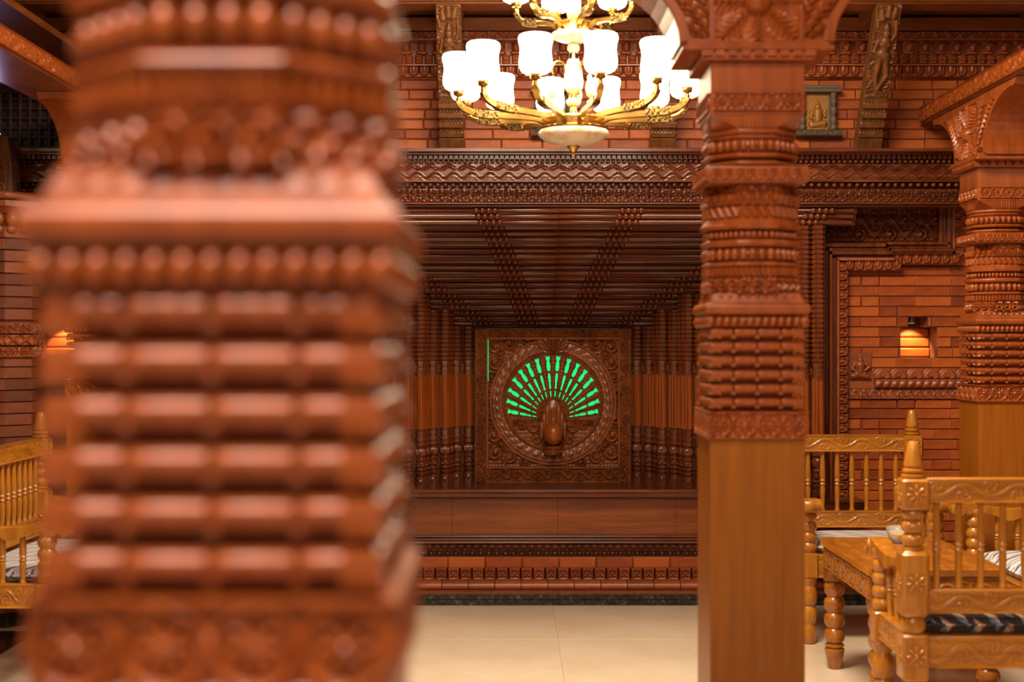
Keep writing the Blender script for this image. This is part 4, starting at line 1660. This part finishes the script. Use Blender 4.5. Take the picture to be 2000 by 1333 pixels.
def column(loc, rz, label):
    t = thing('carved_column', label, 'column', loc, rz, 'carved timber columns')
    for nm, me, l, r in COLM:
        place(nm, me, t, l, r)
    return t


column((-0.2185, 1.03 + A0, 0), 0, 'large blurred carved wooden column with rows of rounded slats, seen close up')
column((xx(1479.5, DF), DF + A0, 0), 0, 'carved wooden column with plain square shaft and winged leaf bracket in the hall')
column((2.106, 6.05 + A0, 0), PI / 2, 'carved wooden column beside the orange brick wall, behind the table')
column((-1.88, 6.40 + A0, 0), PI / 2, 'carved wooden column beside the brick pillar, mostly hidden')

# beams over the aisle columns
for x, lab in ((2.106, 'carved aisle beam resting on the column beside the orange brick wall'), (-1.95, 'carved aisle beam above the left bench and brick pillar')):
    z0 = ZT + 0.262
    t = thing('aisle_beam', lab, 'beam', (x, 4.5, z0), 0, 'carved aisle beams')
    MB().rbox(-0.125, 0.125, -2.5, 2.35, 0, 0.09, 0.005).build('beam', 'wood_beam', t)
    for s in (-1, 1):
        MB().relief(4.8, 0.07, 700, 14, vine(0.07, 0.14, 0.010), RZ(s * PI / 2) @ T(0, -0.127, 0.01), 0.004).build('carved_strip', 'wood_column', t, True)

# cross beams over the two hall columns
for y, xa, xb, lab in ((DF + A0, -1.82, 1.975, 'timber cross beam resting on the column with the winged leaf bracket'), (1.03 + A0, XL, XR, 'timber cross beam resting on the large blurred foreground column')):
    t = thing('cross_beam', lab, 'beam', (0, y, ZT + 0.262), 0, 'timber cross beams')
    MB().rbox(xa, xb, -0.115, 0.115, 0, 0.16, 0.005).build('beam', 'wood_beam', t)
    for q in (0, 1):
        MB().relief(3.6, 0.07, 500, 14, vine(0.07, 0.14, 0.010), RZ(q * PI) @ T(0.05 if q == 0 else -0.05, -0.117, 0.02), 0.004).build('carved_strip', 'wood_column', t, True)

# =================================================================== LEFT BRICK PILLAR
YPL = 6.45
pxr = xx(64, YPL)
AP = 0.158
bp = thing('brick_pillar', 'red brick pillar with carved terracotta bands beside the left bench', 'pillar', (pxr - AP - 0.035, YPL + AP, 0))
MB().lathe([(AP - 0.010, 0), (AP - 0.010, 1.95)], 8, None, 0, True).build('core', 'mortar', bp)
pc = 0.0534
side = 2 * AP * math.tan(PI / 8)
b1 = MB().box(-side * 0.5, side * 0.5, -0.0, 0.02, 0.0015, pc - 0.0025, None, 0.003).mesh('brick', 'brick_dark')
zc0_, zc1_ = zy(697, YPL), zy(630, YPL)
zt = zy(408, YPL)
z = 0.06
while z < zt - 0.12:
    if not (zc0_ - 0.03 < z < zc1_ - 0.01):
        for k in range(8):
            mt = face_mtx(k, 8, AP) @ T(0, 0, z)
            place('brick', b1, bp, mt.to_translation()[:], mt.to_euler()[:])
    z += pc
for (ya, yb, fn) in ((630, 652, lambda H: vine(H, 0.065, 0.014)), (653, 675, lambda H: diamonds(H, 0.06, 0.014)), (676, 698, lambda H: circles_band(2, H, 0.014))):
    H = zy(ya, YPL) - zy(yb, YPL)
    m_ = MB()
    for k in range(8):
        m_.relief(side * 1.03, H - 0.003, 40, 18, fn(H), face_mtx(k, 8, AP + 0.004) @ T(0, 0, zy(yb, YPL)), 0.02)
    m_.build('carved_course', 'terracotta', bp, True)
MB().lathe([(AP, zt - 0.02), (AP + 0.03, zt), (AP + 0.045, zt + 0.01), (AP + 0.045, zt + 0.035), (AP + 0.03, zt + 0.04)], 8, None, 0, True).build('cornice_ring', 'terracotta', bp)
MB().lathe(rnd_prof(AP + 0.04, zt + 0.04, zt + 0.075, 0.018) + [(AP, zt + 0.08)], 8, None, 0, True).build('cornice_ring', 'terracotta', bp, True)
m_ = MB()
for k in range(8):
    for j in range(2):
        m_.ell((-side / 2 + side * (j + 0.5) / 2, -AP - 0.004, zt - 0.045), (0.032, 0.026, 0.034), 10, 8, RZ(2 * PI * k / 8))
        m_.ell((-side / 2 + side * (j + 0.5) / 2, -AP, zt - 0.092), (0.028, 0.018, 0.022), 10, 6, RZ(2 * PI * k / 8))
m_.build('shell_ring', 'terracotta', bp, 'full')
MB().lathe([(AP - 0.01, 0), (AP + 0.012, 0.0), (AP + 0.012, 0.055), (AP, 0.06)], 8, None, 0, True).build('granite_foot', 'granite', bp)

# carved post standing on the pillar, dark lattice window and a bluish lamp at far left
t = thing('carved_post', 'slim carved wooden post standing on the brick pillar', 'post', (xx(-10, YPL), YPL + 0.12, zt + 0.08))
MB().lathe([(0.058, 0), (0.050, 0.14), (0.024, 0.26)], 4, None, 0, True).build('post', 'wood_strut', t)
MB().relief(0.08, 0.13, 30, 60, lambda U, V: vine(0.08, 0.08, 0.010)(V, U + 0.04), T(0, -0.055, 0.003), 0.006).build('carving', 'wood_strut', t, True)

lw = thing('lattice_window', 'dark wooden lattice window high behind the left column', 'window', (-2.36, 6.90, 1.62))
MB().box(-0.36, 0.36, 0.02, 0.05, 0, 0.92).build('backing', 'dark_wood', lw)
for s in (-1, 1):
    MB().rbox(s * 0.36 - 0.025, s * 0.36 + 0.025, -0.02, 0.05, 0, 0.92, 0.004).build('frame_post', 'dark_wood', lw)
for z in (0.0, 0.46, 0.88):
    MB().rbox(-0.36, 0.36, -0.02, 0.05, z, z + 0.04, 0.004).build('frame_rail', 'dark_wood', lw)
bar = MB().rbox(-0.34, 0.34, -0.006, 0.02, 0, 0.014, 0.002).mesh('lattice_bar', 'dark_wood')
for k in range(18):
    place('lattice_bar', bar, lw, (0, 0, 0.05 + k * 0.047))
barv = MB().rbox(-0.007, 0.007, -0.010, 0.02, 0.04, 0.88, 0.002).mesh('lattice_bar', 'dark_wood')
for k in range(14):
    place('lattice_bar', barv, lw, (-0.31 + k * 0.0475, 0, 0))

t = thing('spot_lamp', 'small bright bluish lamp fixed above the brick pillar', 'lamp', (xx(-3, 6.35), 6.35, zy(262, 6.35)))
MB().rbox(-0.035, 0.012, -0.012, 0.02, -0.012, 0.016, 0.003, RY(math.radians(-30))).build('housing', 'metal', t)
MB().rbox(-0.030, 0.010, -0.018, -0.012, -0.008, 0.012, 0.002, RY(math.radians(-30))).build('lens', 'blue_lamp', t)
MB().rbox(-0.016, -0.008, 0.004, 0.012, 0.0, 2.618 - zy(262, 6.35), 0.001).build('hanging_rod', 'metal', t)

# =================================================================== CHAIRS
def turned(mb, segs, n=14, mtx=None):
    mb.lathe(segs, n, mtx)


POST_R = 0.040


def back_post_mesh():
    m = MB()
    # foot: turned
    m.lathe([(0.024, 0), (0.030, 0.01), (0.034, 0.06), (0.026, 0.085), (0.034, 0.10), (0.037, 0.125), (0.034, 0.15), (0.025, 0.165), (0.034, 0.175), (0.038, 0.205), (0.034, 0.235), (0.028, 0.25)], 16)
    m.rbox(-0.041, 0.041, -0.041, 0.041, 0.245, 0.390, 0.007)
    m.lathe([(0.030, 0.388), (0.038, 0.398), (0.040, 0.415), (0.037, 0.432), (0.028, 0.444)], 16)
    m.rbox(-0.044, 0.044, -0.044, 0.044, 0.442, 0.650, 0.014)
    m.lathe([(0.030, 0.648), (0.034, 0.654), (0.026, 0.660), (0.034, 0.670), (0.0375, 0.681), (0.034, 0.692), (0.024, 0.700), (0.035, 0.711), (0.0385, 0.722), (0.035, 0.733), (0.024, 0.741), (0.033, 0.751), (0.036, 0.760), (0.033, 0.770), (0.026, 0.778)], 16)
    m.rbox(-0.042, 0.042, -0.042, 0.042, 0.776, 0.872, 0.007)
    m.lathe([(0.030, 0.870), (0.036, 0.877), (0.036, 0.883), (0.026, 0.887), (0.033, 0.893), (0.033, 0.899), (0.024, 0.904), (0.029, 0.912), (0.026, 0.935), (0.021, 0.962), (0.017, 0.980), (0.012, 0.987), (0.002, 0.988)], 16)
    return m.mesh('back_post', 'wood_chair', True)


def front_post_mesh():
    m = MB()
    m.lathe([(0.024, 0), (0.030, 0.01), (0.034, 0.06), (0.026, 0.085), (0.034, 0.10), (0.038, 0.125), (0.034, 0.15), (0.025, 0.165), (0.034, 0.175), (0.039, 0.205), (0.034, 0.235), (0.028, 0.25), (0.036, 0.27), (0.038, 0.285)], 16)
    m.rbox(-0.036, 0.036, -0.036, 0.036, 0.283, 0.392, 0.006)
    z = 0.392
    pr = [(0.026, z - 0.002)]
    for k in range(5):
        pr += [(0.026, z), (0.034, z + 0.011), (0.0365, z + 0.022), (0.034, z + 0.033)]
        z += 0.044
    pr.append((0.024, z))
    m.lathe(pr, 16)
    return m.mesh('front_post', 'wood_chair', True)


def spindle_mesh(L):
    pr = [(0.013, 0), (0.013, 0.01), (0.009, 0.016), (0.011, 0.05 * L / 0.27), (0.0125, 0.38 * L), (0.010, 0.42 * L), (0.0145, 0.45 * L), (0.010, 0.48 * L), (0.0145, 0.51 * L), (0.0105, 0.545 * L), (0.0135, 0.57 * L), (0.0125, 0.70 * L), (0.0085, 0.95 * L), (0.012, 0.965 * L), (0.012, L)]
    return MB().lathe(pr, 10).mesh('spindle', 'wood_chair', True)


def arm_mesh(D):
    """wavy arm board from back post (y=0) to a rolled end at y=D+0.07"""
    ys = np.linspace(0.02, D + 0.05, 26)
    m = MB()
    V = []
    W = 0.030
    for y in ys:
        t = (y - 0.02) / (D + 0.03)
        top = 0.622 - 0.020 * math.sin(PI * min(1, t * 1.15)) + 0.008 * t
        bot = top - 0.040 - 0.014 * math.cos(4.2 * PI * t) * (1 - 0.4 * t)
        w = W * (0.85 + 0.25 * t)
        V += [(-w, y, bot), (w, y, bot), (w, y, top - 0.004), (w * 0.8, y, top), (-w * 0.8, y, top), (-w, y, top - 0.004)]
    n = 6
    Fc = []
    for i in range(len(ys) - 1):
        for j in range(n):
            j2 = (j + 1) % n
            Fc.append((i * n + j, i * n + j2, (i + 1) * n + j2, (i + 1) * n + j))
    Fc += [tuple(range(n - 1, -1, -1)), tuple((len(ys) - 1) * n + j for j in range(n))]
    m.add(V, Fc)
    # rolled end with spiral on both sides
    m.lathe([(0.028, -0.036), (0.030, -0.033), (0.030, 0.033), (0.028, 0.036)], 20, T(0, D + 0.052, 0.600) @ RY(PI / 2))
    for s in (-1, 1):
        sp = []
        for a in np.linspace(0, 4.2 * PI, 40):
            rr = 0.004 + 0.022 * a / (4.2 * PI)
            sp.append((s * 0.037, D + 0.052 + rr * math.cos(a), 0.600 + rr * math.sin(a)))
        m.sweep(sp, [(-0.002, -0.002), (0.002, -0.002), (0.002, 0.002), (-0.002, 0.002)], None, (1, 0, 0))
    return m.mesh('arm', 'wood_chair', True)


def rail_mesh(W, H, T_, lam=0.16, name='rail', both=True):
    """carved rail along X centred, z 0..H, thickness T_"""
    m = MB().rbox(-W / 2, W / 2, -T_ / 2, T_ / 2, 0, H, 0.003)
    nx = max(40, int(W / 0.004))
    for q in ((0, 1) if both else (0,)):
        m.relief(W - 0.004, H - 0.006, nx, 22, vine(H - 0.006, lam, 0.005), RZ(q * PI) @ T(0, -T_ / 2 - 0.001, 0.003), 0.003)
    return m.mesh(name, 'wood_chair_x', True)


FLOWER = MB().relief(0.066, 0.066, 36, 36, lambda U, V: 0.006 * rosette(U, V, 0, 0.033, 0.033, 8), None, 0.002).mesh('carved_flower', 'wood_chair', True)
BP, FP = back_post_mesh(), front_post_mesh()
SPB, SPA = spindle_mesh(0.272), spindle_mesh(0.200)


def chair(W, D, loc, rz, label, cushion_label, cmat, group=None, seed=0):
    """seat whose back posts stand at y=0 and which faces +Y"""
    t = thing('armchair' if W < 0.7 else 'settee', label, 'chair' if W < 0.7 else 'bench', loc, rz)
    hw = W / 2
    for s in (-1, 1):
        p_ = place('back_post', BP, t, (s * hw, 0, 0))
        for q in range(4):
            for z in (0.290, 0.515, 0.791):
                mt = RZ(q * PI / 2) @ T(0, -0.0442 if z == 0.515 else -0.0425, z)
                place('carved_flower', FLOWER, p_, mt.to_translation()[:], mt.to_euler()[:])
        place('front_post', FP, t, (s * hw, D, 0))
    Lr = W - 0.078
    place('top_rail', rail_mesh(Lr, 0.078, 0.036, 0.17, 'top_rail'), t, (0, 0, 0.796))
    place('lower_rail', rail_mesh(Lr, 0.076, 0.036, 0.17, 'lower_rail'), t, (0, 0, 0.452))
    place('seat_rail', rail_mesh(Lr, 0.100, 0.040, 0.17, 'seat_rail'), t, (0, 0, 0.282))
    place('seat_rail', rail_mesh(W - 0.068, 0.100, 0.040, 0.17, 'seat_rail'), t, (0, D, 0.284))
    sr = rail_mesh(D - 0.07, 0.092, 0.036, 0.10, 'side_rail')
    n = int(round(Lr / 0.069))
    for i in range(n):
        place('spindle', SPB, t, (-Lr / 2 + Lr * (i + 0.5) / n, 0, 0.526))
    am = arm_mesh(D)
    for s in (-1, 1):
        place('side_rail', sr, t, (s * hw, D / 2, 0.300), (0, 0, PI / 2))
        place('arm', am, t, (s * hw, 0.02, 0))
        for k in range(3):
            place('arm_spindle', SPA, t, (s * hw, 0.095 + k * (D - 0.14) / 2.6, 0.388))
    slat = MB().rbox(-(W - 0.05) / 2, (W - 0.05) / 2, -0.025, 0.025, 0, 0.012, 0.002).mesh('seat_slat', 'wood_chair_x')
    for k in range(5):
        place('seat_slat', slat, t, (0, 0.045 + k * (D - 0.09) / 4, 0.362))
    # cushion
    cw, cd, ch = W - 0.092, D - 0.012, 0.072
    cu = thing('seat_cushion', cushion_label, 'cushion', (0, 0, 0), rz, None)
    R = RZ(rz)
    off = R @ Vector((0, D / 2 + 0.004, 0.376))
    cu.location = Vector(loc) + off
    m = MB()
    nu, nv = 40, 24
    V = []
    for sgn in (1, -1):
        for j in range(nv):
            for i in range(nu):
                a, b = -1 + 2 * i / (nu - 1), -1 + 2 * j / (nv - 1)
                e = (1 - abs(a) ** 6) * (1 - abs(b) ** 6)
                hgt = ch / 2 + sgn * (ch / 2) * (max(e, 0) ** 0.38)
                V.append((a * cw / 2 * (1 - 0.012 * b * b), b * cd / 2 * (1 - 0.012 * a * a), hgt))
    Fc = []
    for sidx in (0, 1):
        o_ = sidx * nu * nv
        for j in range(nv - 1):
            for i in range(nu - 1):
                q = [o_ + j * nu + i, o_ + j * nu + i + 1, o_ + (j + 1) * nu + i + 1, o_ + (j + 1) * nu + i]
                Fc.append(q if sidx == 0 else q[::-1])
    m.add(V, Fc)
    m.build('cushion_body', cmat, cu, 'full')
    m = MB()
    ring = [(-cw / 2, -cd / 2), (cw / 2, -cd / 2), (cw / 2, cd / 2), (-cw / 2, cd / 2), (-cw / 2, -cd / 2)]
    for (a, b) in zip(ring[:-1], ring[1:]):
        m.sweep([(a[0], a[1], ch / 2), (b[0], b[1], ch / 2)], [(0.004 * math.cos(q), 0.004 * math.sin(q)) for q in np.linspace(0, 2 * PI, 7)[:-1]])
    m.build('piping', cmat, cu, 'full')
    return t


chair(0.56, 0.36, (1.53, 4.435, 0), 0, 'golden carved wooden armchair seen from behind, its back to the viewer before the table', 'blue and cream striped cushion on the armchair that is seen from behind', 'cushion_b')
chair(0.545, 0.36, (1.546, 6.47, 0), PI, 'golden carved wooden armchair against the brick wall, facing the table end', 'pale blue and white cushion on the armchair against the brick wall', 'cushion')
chair(0.86, 0.36, (2.285, 5.49, 0), PI / 2, 'golden carved wooden settee along the right side of the table with scrolled arms', 'pale striped cushion on the settee at the right side of the table', 'cushion')
chair(0.95, 0.34, (-2.08, 5.80, 0), -PI / 2, 'golden carved wooden settee beside the brick pillar on the left', 'dark blue and white cushion on the settee beside the brick pillar', 'cushion')

# =================================================================== TABLE
TX0, TX1, TY0, TY1, TZ = 1.235, 1.70, 4.90, 5.69, 0.515
tb = thing('coffee_table', 'low golden carved wooden table with fat turned ball legs between the chairs', 'table', ((TX0 + TX1) / 2, (TY0 + TY1) / 2, 0))
tw, td = TX1 - TX0, TY1 - TY0
MB().rbox(-tw / 2, tw / 2, -td / 2, td / 2, TZ - 0.032, TZ, 0.005).build('table_top', 'wood_table', tb)


def top_carve(U, V):
    k = np.round(U / 0.15)
    j = np.round((V - td / 2) / 0.155)
    h = rosette(U - k * 0.15, V - td / 2 - j * 0.155, 0, 0, 0.07, 8)
    e = np.minimum(tw / 2 - 0.02 - np.abs(U), np.minimum(V, td - 0.04 - V))
    v = 0.5 + 0.5 * np.cos(U * 160) * np.cos(V * 160)
    return 0.0035 * np.maximum(h, 0.4 * v) * sstep(0.0, 0.02, e)


MB().relief(tw - 0.04, td - 0.04, 110, 180, top_carve, T(0, -td / 2 + 0.02, TZ + 0.0005) @ RX(-PI / 2), 0.001).build('top_carving', 'wood_table', tb, True)
ap = 0.088
for s in (-1, 1):
    # shaped aprons with a drop at the ends
    def apron(L):
        pr = [(-L / 2, TZ - 0.032), (-L / 2, TZ - 0.172), (-L / 2 + 0.055, TZ - 0.165), (-L / 2 + 0.085, TZ - 0.118), (L / 2 - 0.085, TZ - 0.118), (L / 2 - 0.055, TZ - 0.165), (L / 2, TZ - 0.172), (L / 2, TZ - 0.032)]
        n = len(pr)
        V = [(x, -0.012, z) for x, z in pr] + [(x, 0.012, z) for x, z in pr]
        Fc = [tuple(range(n)), tuple(range(2 * n - 1, n - 1, -1))] + [(i, (i + 1) % n, n + (i + 1) % n, n + i) for i in range(n)]
        m = MB().add(V, Fc)
        H = 0.074
        for q in (0, 1):
            m.relief(L - 0.03, H, int(L / 0.005), 22, vine(H, 0.13, 0.006), RZ(q * PI) @ T(0, -0.0125, TZ - 0.112), 0.002)
        return m
    apron(td - 0.03).build('apron', 'wood_table', tb, True, (s * (tw / 2 - 0.02), 0, 0), (0, 0, PI / 2))
    apron(tw - 0.03).build('apron', 'wood_table', tb, True, (0, s * (td / 2 - 0.02), 0))
    MB().relief(td - 0.01, 0.024, 240, 8, lambda U, V: 0.004 * (0.5 + 0.5 * np.cos(2 * PI * (U + V) / 0.018)), RZ(s * PI / 2) @ T(0, -tw / 2 - 0.0005, TZ - 0.028), 0.002).build('edge_carving', 'wood_table', tb, True)
leg = MB()
pr = [(0.022, 0), (0.026, 0.004), (0.038, 0.070), (0.040, 0.078), (0.030, 0.083), (0.038, 0.090), (0.038, 0.097), (0.028, 0.102)]
z = 0.102
for k in range(4):
    pr += [(0.028, z), (0.039, z + 0.014), (0.042, z + 0.031), (0.039, z + 0.048), (0.028, z + 0.060)]
    z += 0.062
pr += [(0.036, z), (0.036, TZ - 0.05)]
leg.lathe(pr, 18)
lm = leg.mesh('leg', 'wood_table', True)
for sx in (-1, 1):
    for sy in (-1, 1):
        place('leg', lm, tb, (sx * (tw / 2 - 0.045), sy * (td / 2 - 0.045), 0))

# glass bowl with a yellow flower on the table
t = thing('glass_bowl', 'small clear glass bowl holding a yellow flower on the carved table', 'bowl', (xx(1757, 5.5), 5.5, TZ + 0.004))
MB().lathe([(0.020, 0.0), (0.024, 0.003), (0.042, 0.022), (0.050, 0.050), (0.052, 0.062), (0.049, 0.062), (0.046, 0.048), (0.038, 0.024), (0.020, 0.006), (0.001, 0.005)], 20).build('bowl', 'glass', t, 'full')
t = thing('yellow_flower', 'yellow flower head lying in the glass bowl on the table', 'flower', (xx(1757, 5.5), 5.5, TZ + 0.012))
petal = MB().ell((0.018, 0, 0), (0.014, 0.007, 0.004), 8, 5).mesh('petal', 'yellow', 'full')
for k in range(9):
    place('petal', petal, t, (0, 0, 0.016), (0, -0.35, k * 2 * PI / 9))
MB().ell((0, 0, 0.018), (0.010, 0.010, 0.006), 8, 5).build('flower_centre', 'yellow', t, 'full')

# =================================================================== CHANDELIER
CD = 5.4
CXX = xx(1120, CD)
ZC = zy(243, CD)
ch = thing('chandelier', 'two-tier brass chandelier with glowing white glass shades and alabaster bowls', 'chandelier', (CXX, CD, ZC))
SH = [(0.014, 0.0), (0.036, 0.003), (0.050, 0.011), (0.0575, 0.026), (0.0590, 0.044), (0.0560, 0.066), (0.0545, 0.084), (0.0565, 0.102), (0.0605, 0.116), (0.0615, 0.127), (0.0585, 0.136), (0.0520, 0.140), (0.0480, 0.136)]
shade_me = MB().lathe(SH, 24, None, 0, False, False).mesh('glass_shade', 'shade', 'full')
cup_me = MB().lathe([(0.006, -0.036), (0.010, -0.032), (0.010, -0.020), (0.007, -0.014), (0.018, -0.010), (0.020, -0.004), (0.020, 0.004), (0.024, 0.008), (0.016, 0.010)], 16).mesh('cup', 'brass', True)


def arm_tier(R, r0, zlow, zend, n, ph0, zdrum, size):
    path = []
    pts = [(r0, 0.0), (r0 + 0.04 * size, 0.020), (R * 0.55, 0.024), (R * 0.80, 0.026), (R * 0.92, 0.038), (R * 0.985, 0.058), (R, zend - 0.030)]
    P = np.array(pts)
    tt = np.linspace(0, len(P) - 1, 26)
    xs = np.interp(tt, range(len(P)), P[:, 0])
    zs = np.interp(tt, range(len(P)), P[:, 1])
    for _ in range(3):
        xs[1:-1] = (xs[:-2] + xs[1:-1] * 2 + xs[2:]) / 4
        zs[1:-1] = (zs[:-2] + zs[1:-1] * 2 + zs[2:]) / 4
    sect = [(-0.011, -0.011), (0.011, -0.011), (0.011, 0.005), (0.006, 0.011), (-0.006, 0.011), (-0.011, 0.005)]
    sect = [(a * size ** 0.5, b * size ** 0.5) for a, b in sect]
    arm = MB().sweep([(0, -x, z) for x, z in zip(xs, zs)], sect).mesh('arm', 'brass', True)
    k0 = 13
    pl_ = MB().sweep([(0, -x, z) for x, z in zip(xs[k0 - 3:k0 + 3], zs[k0 - 3:k0 + 3])], [(-0.0145, -0.014), (0.0145, -0.014), (0.0145, 0.014), (-0.0145, 0.014)]).mesh('engraved_sleeve', 'brass_dark', False)
    end_ = MB().sweep([(0, -x, z) for x, z in zip(xs[-7:-2], zs[-7:-2])], [(-0.0128, -0.006), (0.0128, -0.006), (0.0128, 0.006), (-0.0128, 0.006)]).mesh('engraved_tip', 'brass_dark', False)
    for k in range(n):
        a = math.radians(ph0) + 2 * PI * k / n
        o = place('arm', arm, ch, (0, 0, zdrum), (0, 0, a))
        place('engraved_sleeve', pl_, o)
        place('engraved_tip', end_, o)
        cp = place('cup', cup_me, ch, (math.sin(a) * R, -math.cos(a) * R, zdrum + zend), (0, 0, a))
        sh = place('glass_shade', shade_me, ch, (math.sin(a) * R, -math.cos(a) * R, zdrum + zend + 0.006), (0, 0, 0))


arm_tier(0.44, 0.10, 0, 0.105, 12, 10, 0.0, 1.0)
ZU = zy(54, CD) - ZC
arm_tier(0.225, 0.06, 0, 0.10, 6, 15, ZU, 0.7)
# lower drum, alabaster dish, finial
MB().lathe([(0.10, -0.022), (0.122, -0.022), (0.124, -0.016), (0.118, -0.012), (0.118, 0.012), (0.124, 0.016), (0.122, 0.022), (0.05, 0.026)], 32).build('drum', 'brass', ch, True)
MB().lathe([(0.010, -0.084), (0.06, -0.080), (0.105, -0.066), (0.130, -0.048), (0.136, -0.036), (0.128, -0.025), (0.10, -0.022)], 36).build('alabaster_dish', 'alabaster', ch, 'full')
MB().lathe([(0.002, -0.126), (0.010, -0.116), (0.006, -0.108), (0.012, -0.102), (0.016, -0.096), (0.022, -0.090), (0.024, -0.084), (0.012, -0.080)], 16).build('finial', 'brass', ch, True)
# stem
MB().lathe([(0.030, 0.02), (0.018, 0.035), (0.012, 0.05), (0.012, 0.065), (0.020, 0.07)], 16).build('stem_collar', 'brass', ch, True)
MB().lathe([(0.020, 0.068), (0.028, 0.078), (0.028, 0.090), (0.018, 0.098)], 16).build('alabaster_knob', 'alabaster', ch, 'full')
MB().lathe([(0.018, 0.098), (0.016, 0.110), (0.024, 0.116)], 16).build('stem_collar', 'brass', ch, True)
MB().lathe([(0.020, 0.116), (0.034, 0.135), (0.038, 0.160), (0.035, 0.19), (0.028, 0.225), (0.022, 0.245)], 20).build('alabaster_vase', 'alabaster', ch, 'full')
MB().lathe([(0.018, 0.245), (0.014, 0.262), (0.012, 0.272)], 16).build('stem_collar', 'brass', ch, True)
MB().lathe([(0.014, 0.270), (0.024, 0.282), (0.024, 0.296), (0.012, 0.306)], 16).build('alabaster_knob', 'alabaster', ch, 'full')
MB().lathe([(0.012, 0.30), (0.012, ZU - 0.05)], 12).build('stem', 'brass', ch, True)
MB().lathe([(0.008, ZU - 0.058), (0.05, ZU - 0.054), (0.080, ZU - 0.042), (0.088, ZU - 0.032), (0.082, ZU - 0.022), (0.06, ZU - 0.018)], 30).build('alabaster_dish', 'alabaster', ch, 'full')
MB().lathe([(0.06, ZU - 0.018), (0.072, ZU - 0.018), (0.068, ZU - 0.010), (0.068, ZU + 0.014), (0.072, ZU + 0.018), (0.03, ZU + 0.022)], 28).build('drum', 'brass', ch, True)
MB().lathe([(0.020, ZU + 0.02), (0.030, ZU + 0.07), (0.026, ZU + 0.14), (0.014, ZU + 0.19)], 18).build('alabaster_vase', 'alabaster', ch, 'full')
MB().lathe([(0.010, ZU + 0.18), (0.010, 3.36 - ZC)], 10).build('stem', 'brass', ch, True)
MB().lathe([(0.010, 3.34 - ZC), (0.07, 3.38 - ZC), (0.08, 3.42 - ZC)], 24).build('ceiling_rose', 'brass', ch, True)
# scroll hooks with drops
for k in range(3):
    a = math.radians(-75 + 120 * k)
    pth = []
    for q in np.linspace(0, 1, 18):
        an = PI * 1.25 * q
        pth.append((0.03 + 0.028 * (1 - math.cos(an)), 0, 0.205 + 0.030 * math.sin(an)))
    hk = MB().sweep(pth, [(0.005 * math.cos(q), 0.005 * math.sin(q)) for q in np.linspace(0, 2 * PI, 9)[:-1]], None, (0, 1, 0)).build('scroll_hook', 'brass', ch, True, (0, 0, 0), (0, 0, a + PI / 2 + PI))
    MB().lathe([(0.002, 0.090), (0.012, 0.100), (0.017, 0.122), (0.013, 0.145), (0.008, 0.158), (0.010, 0.168), (0.005, 0.178)], 14, T(0.082, 0, 0)).build('alabaster_drop', 'alabaster', hk, 'full')
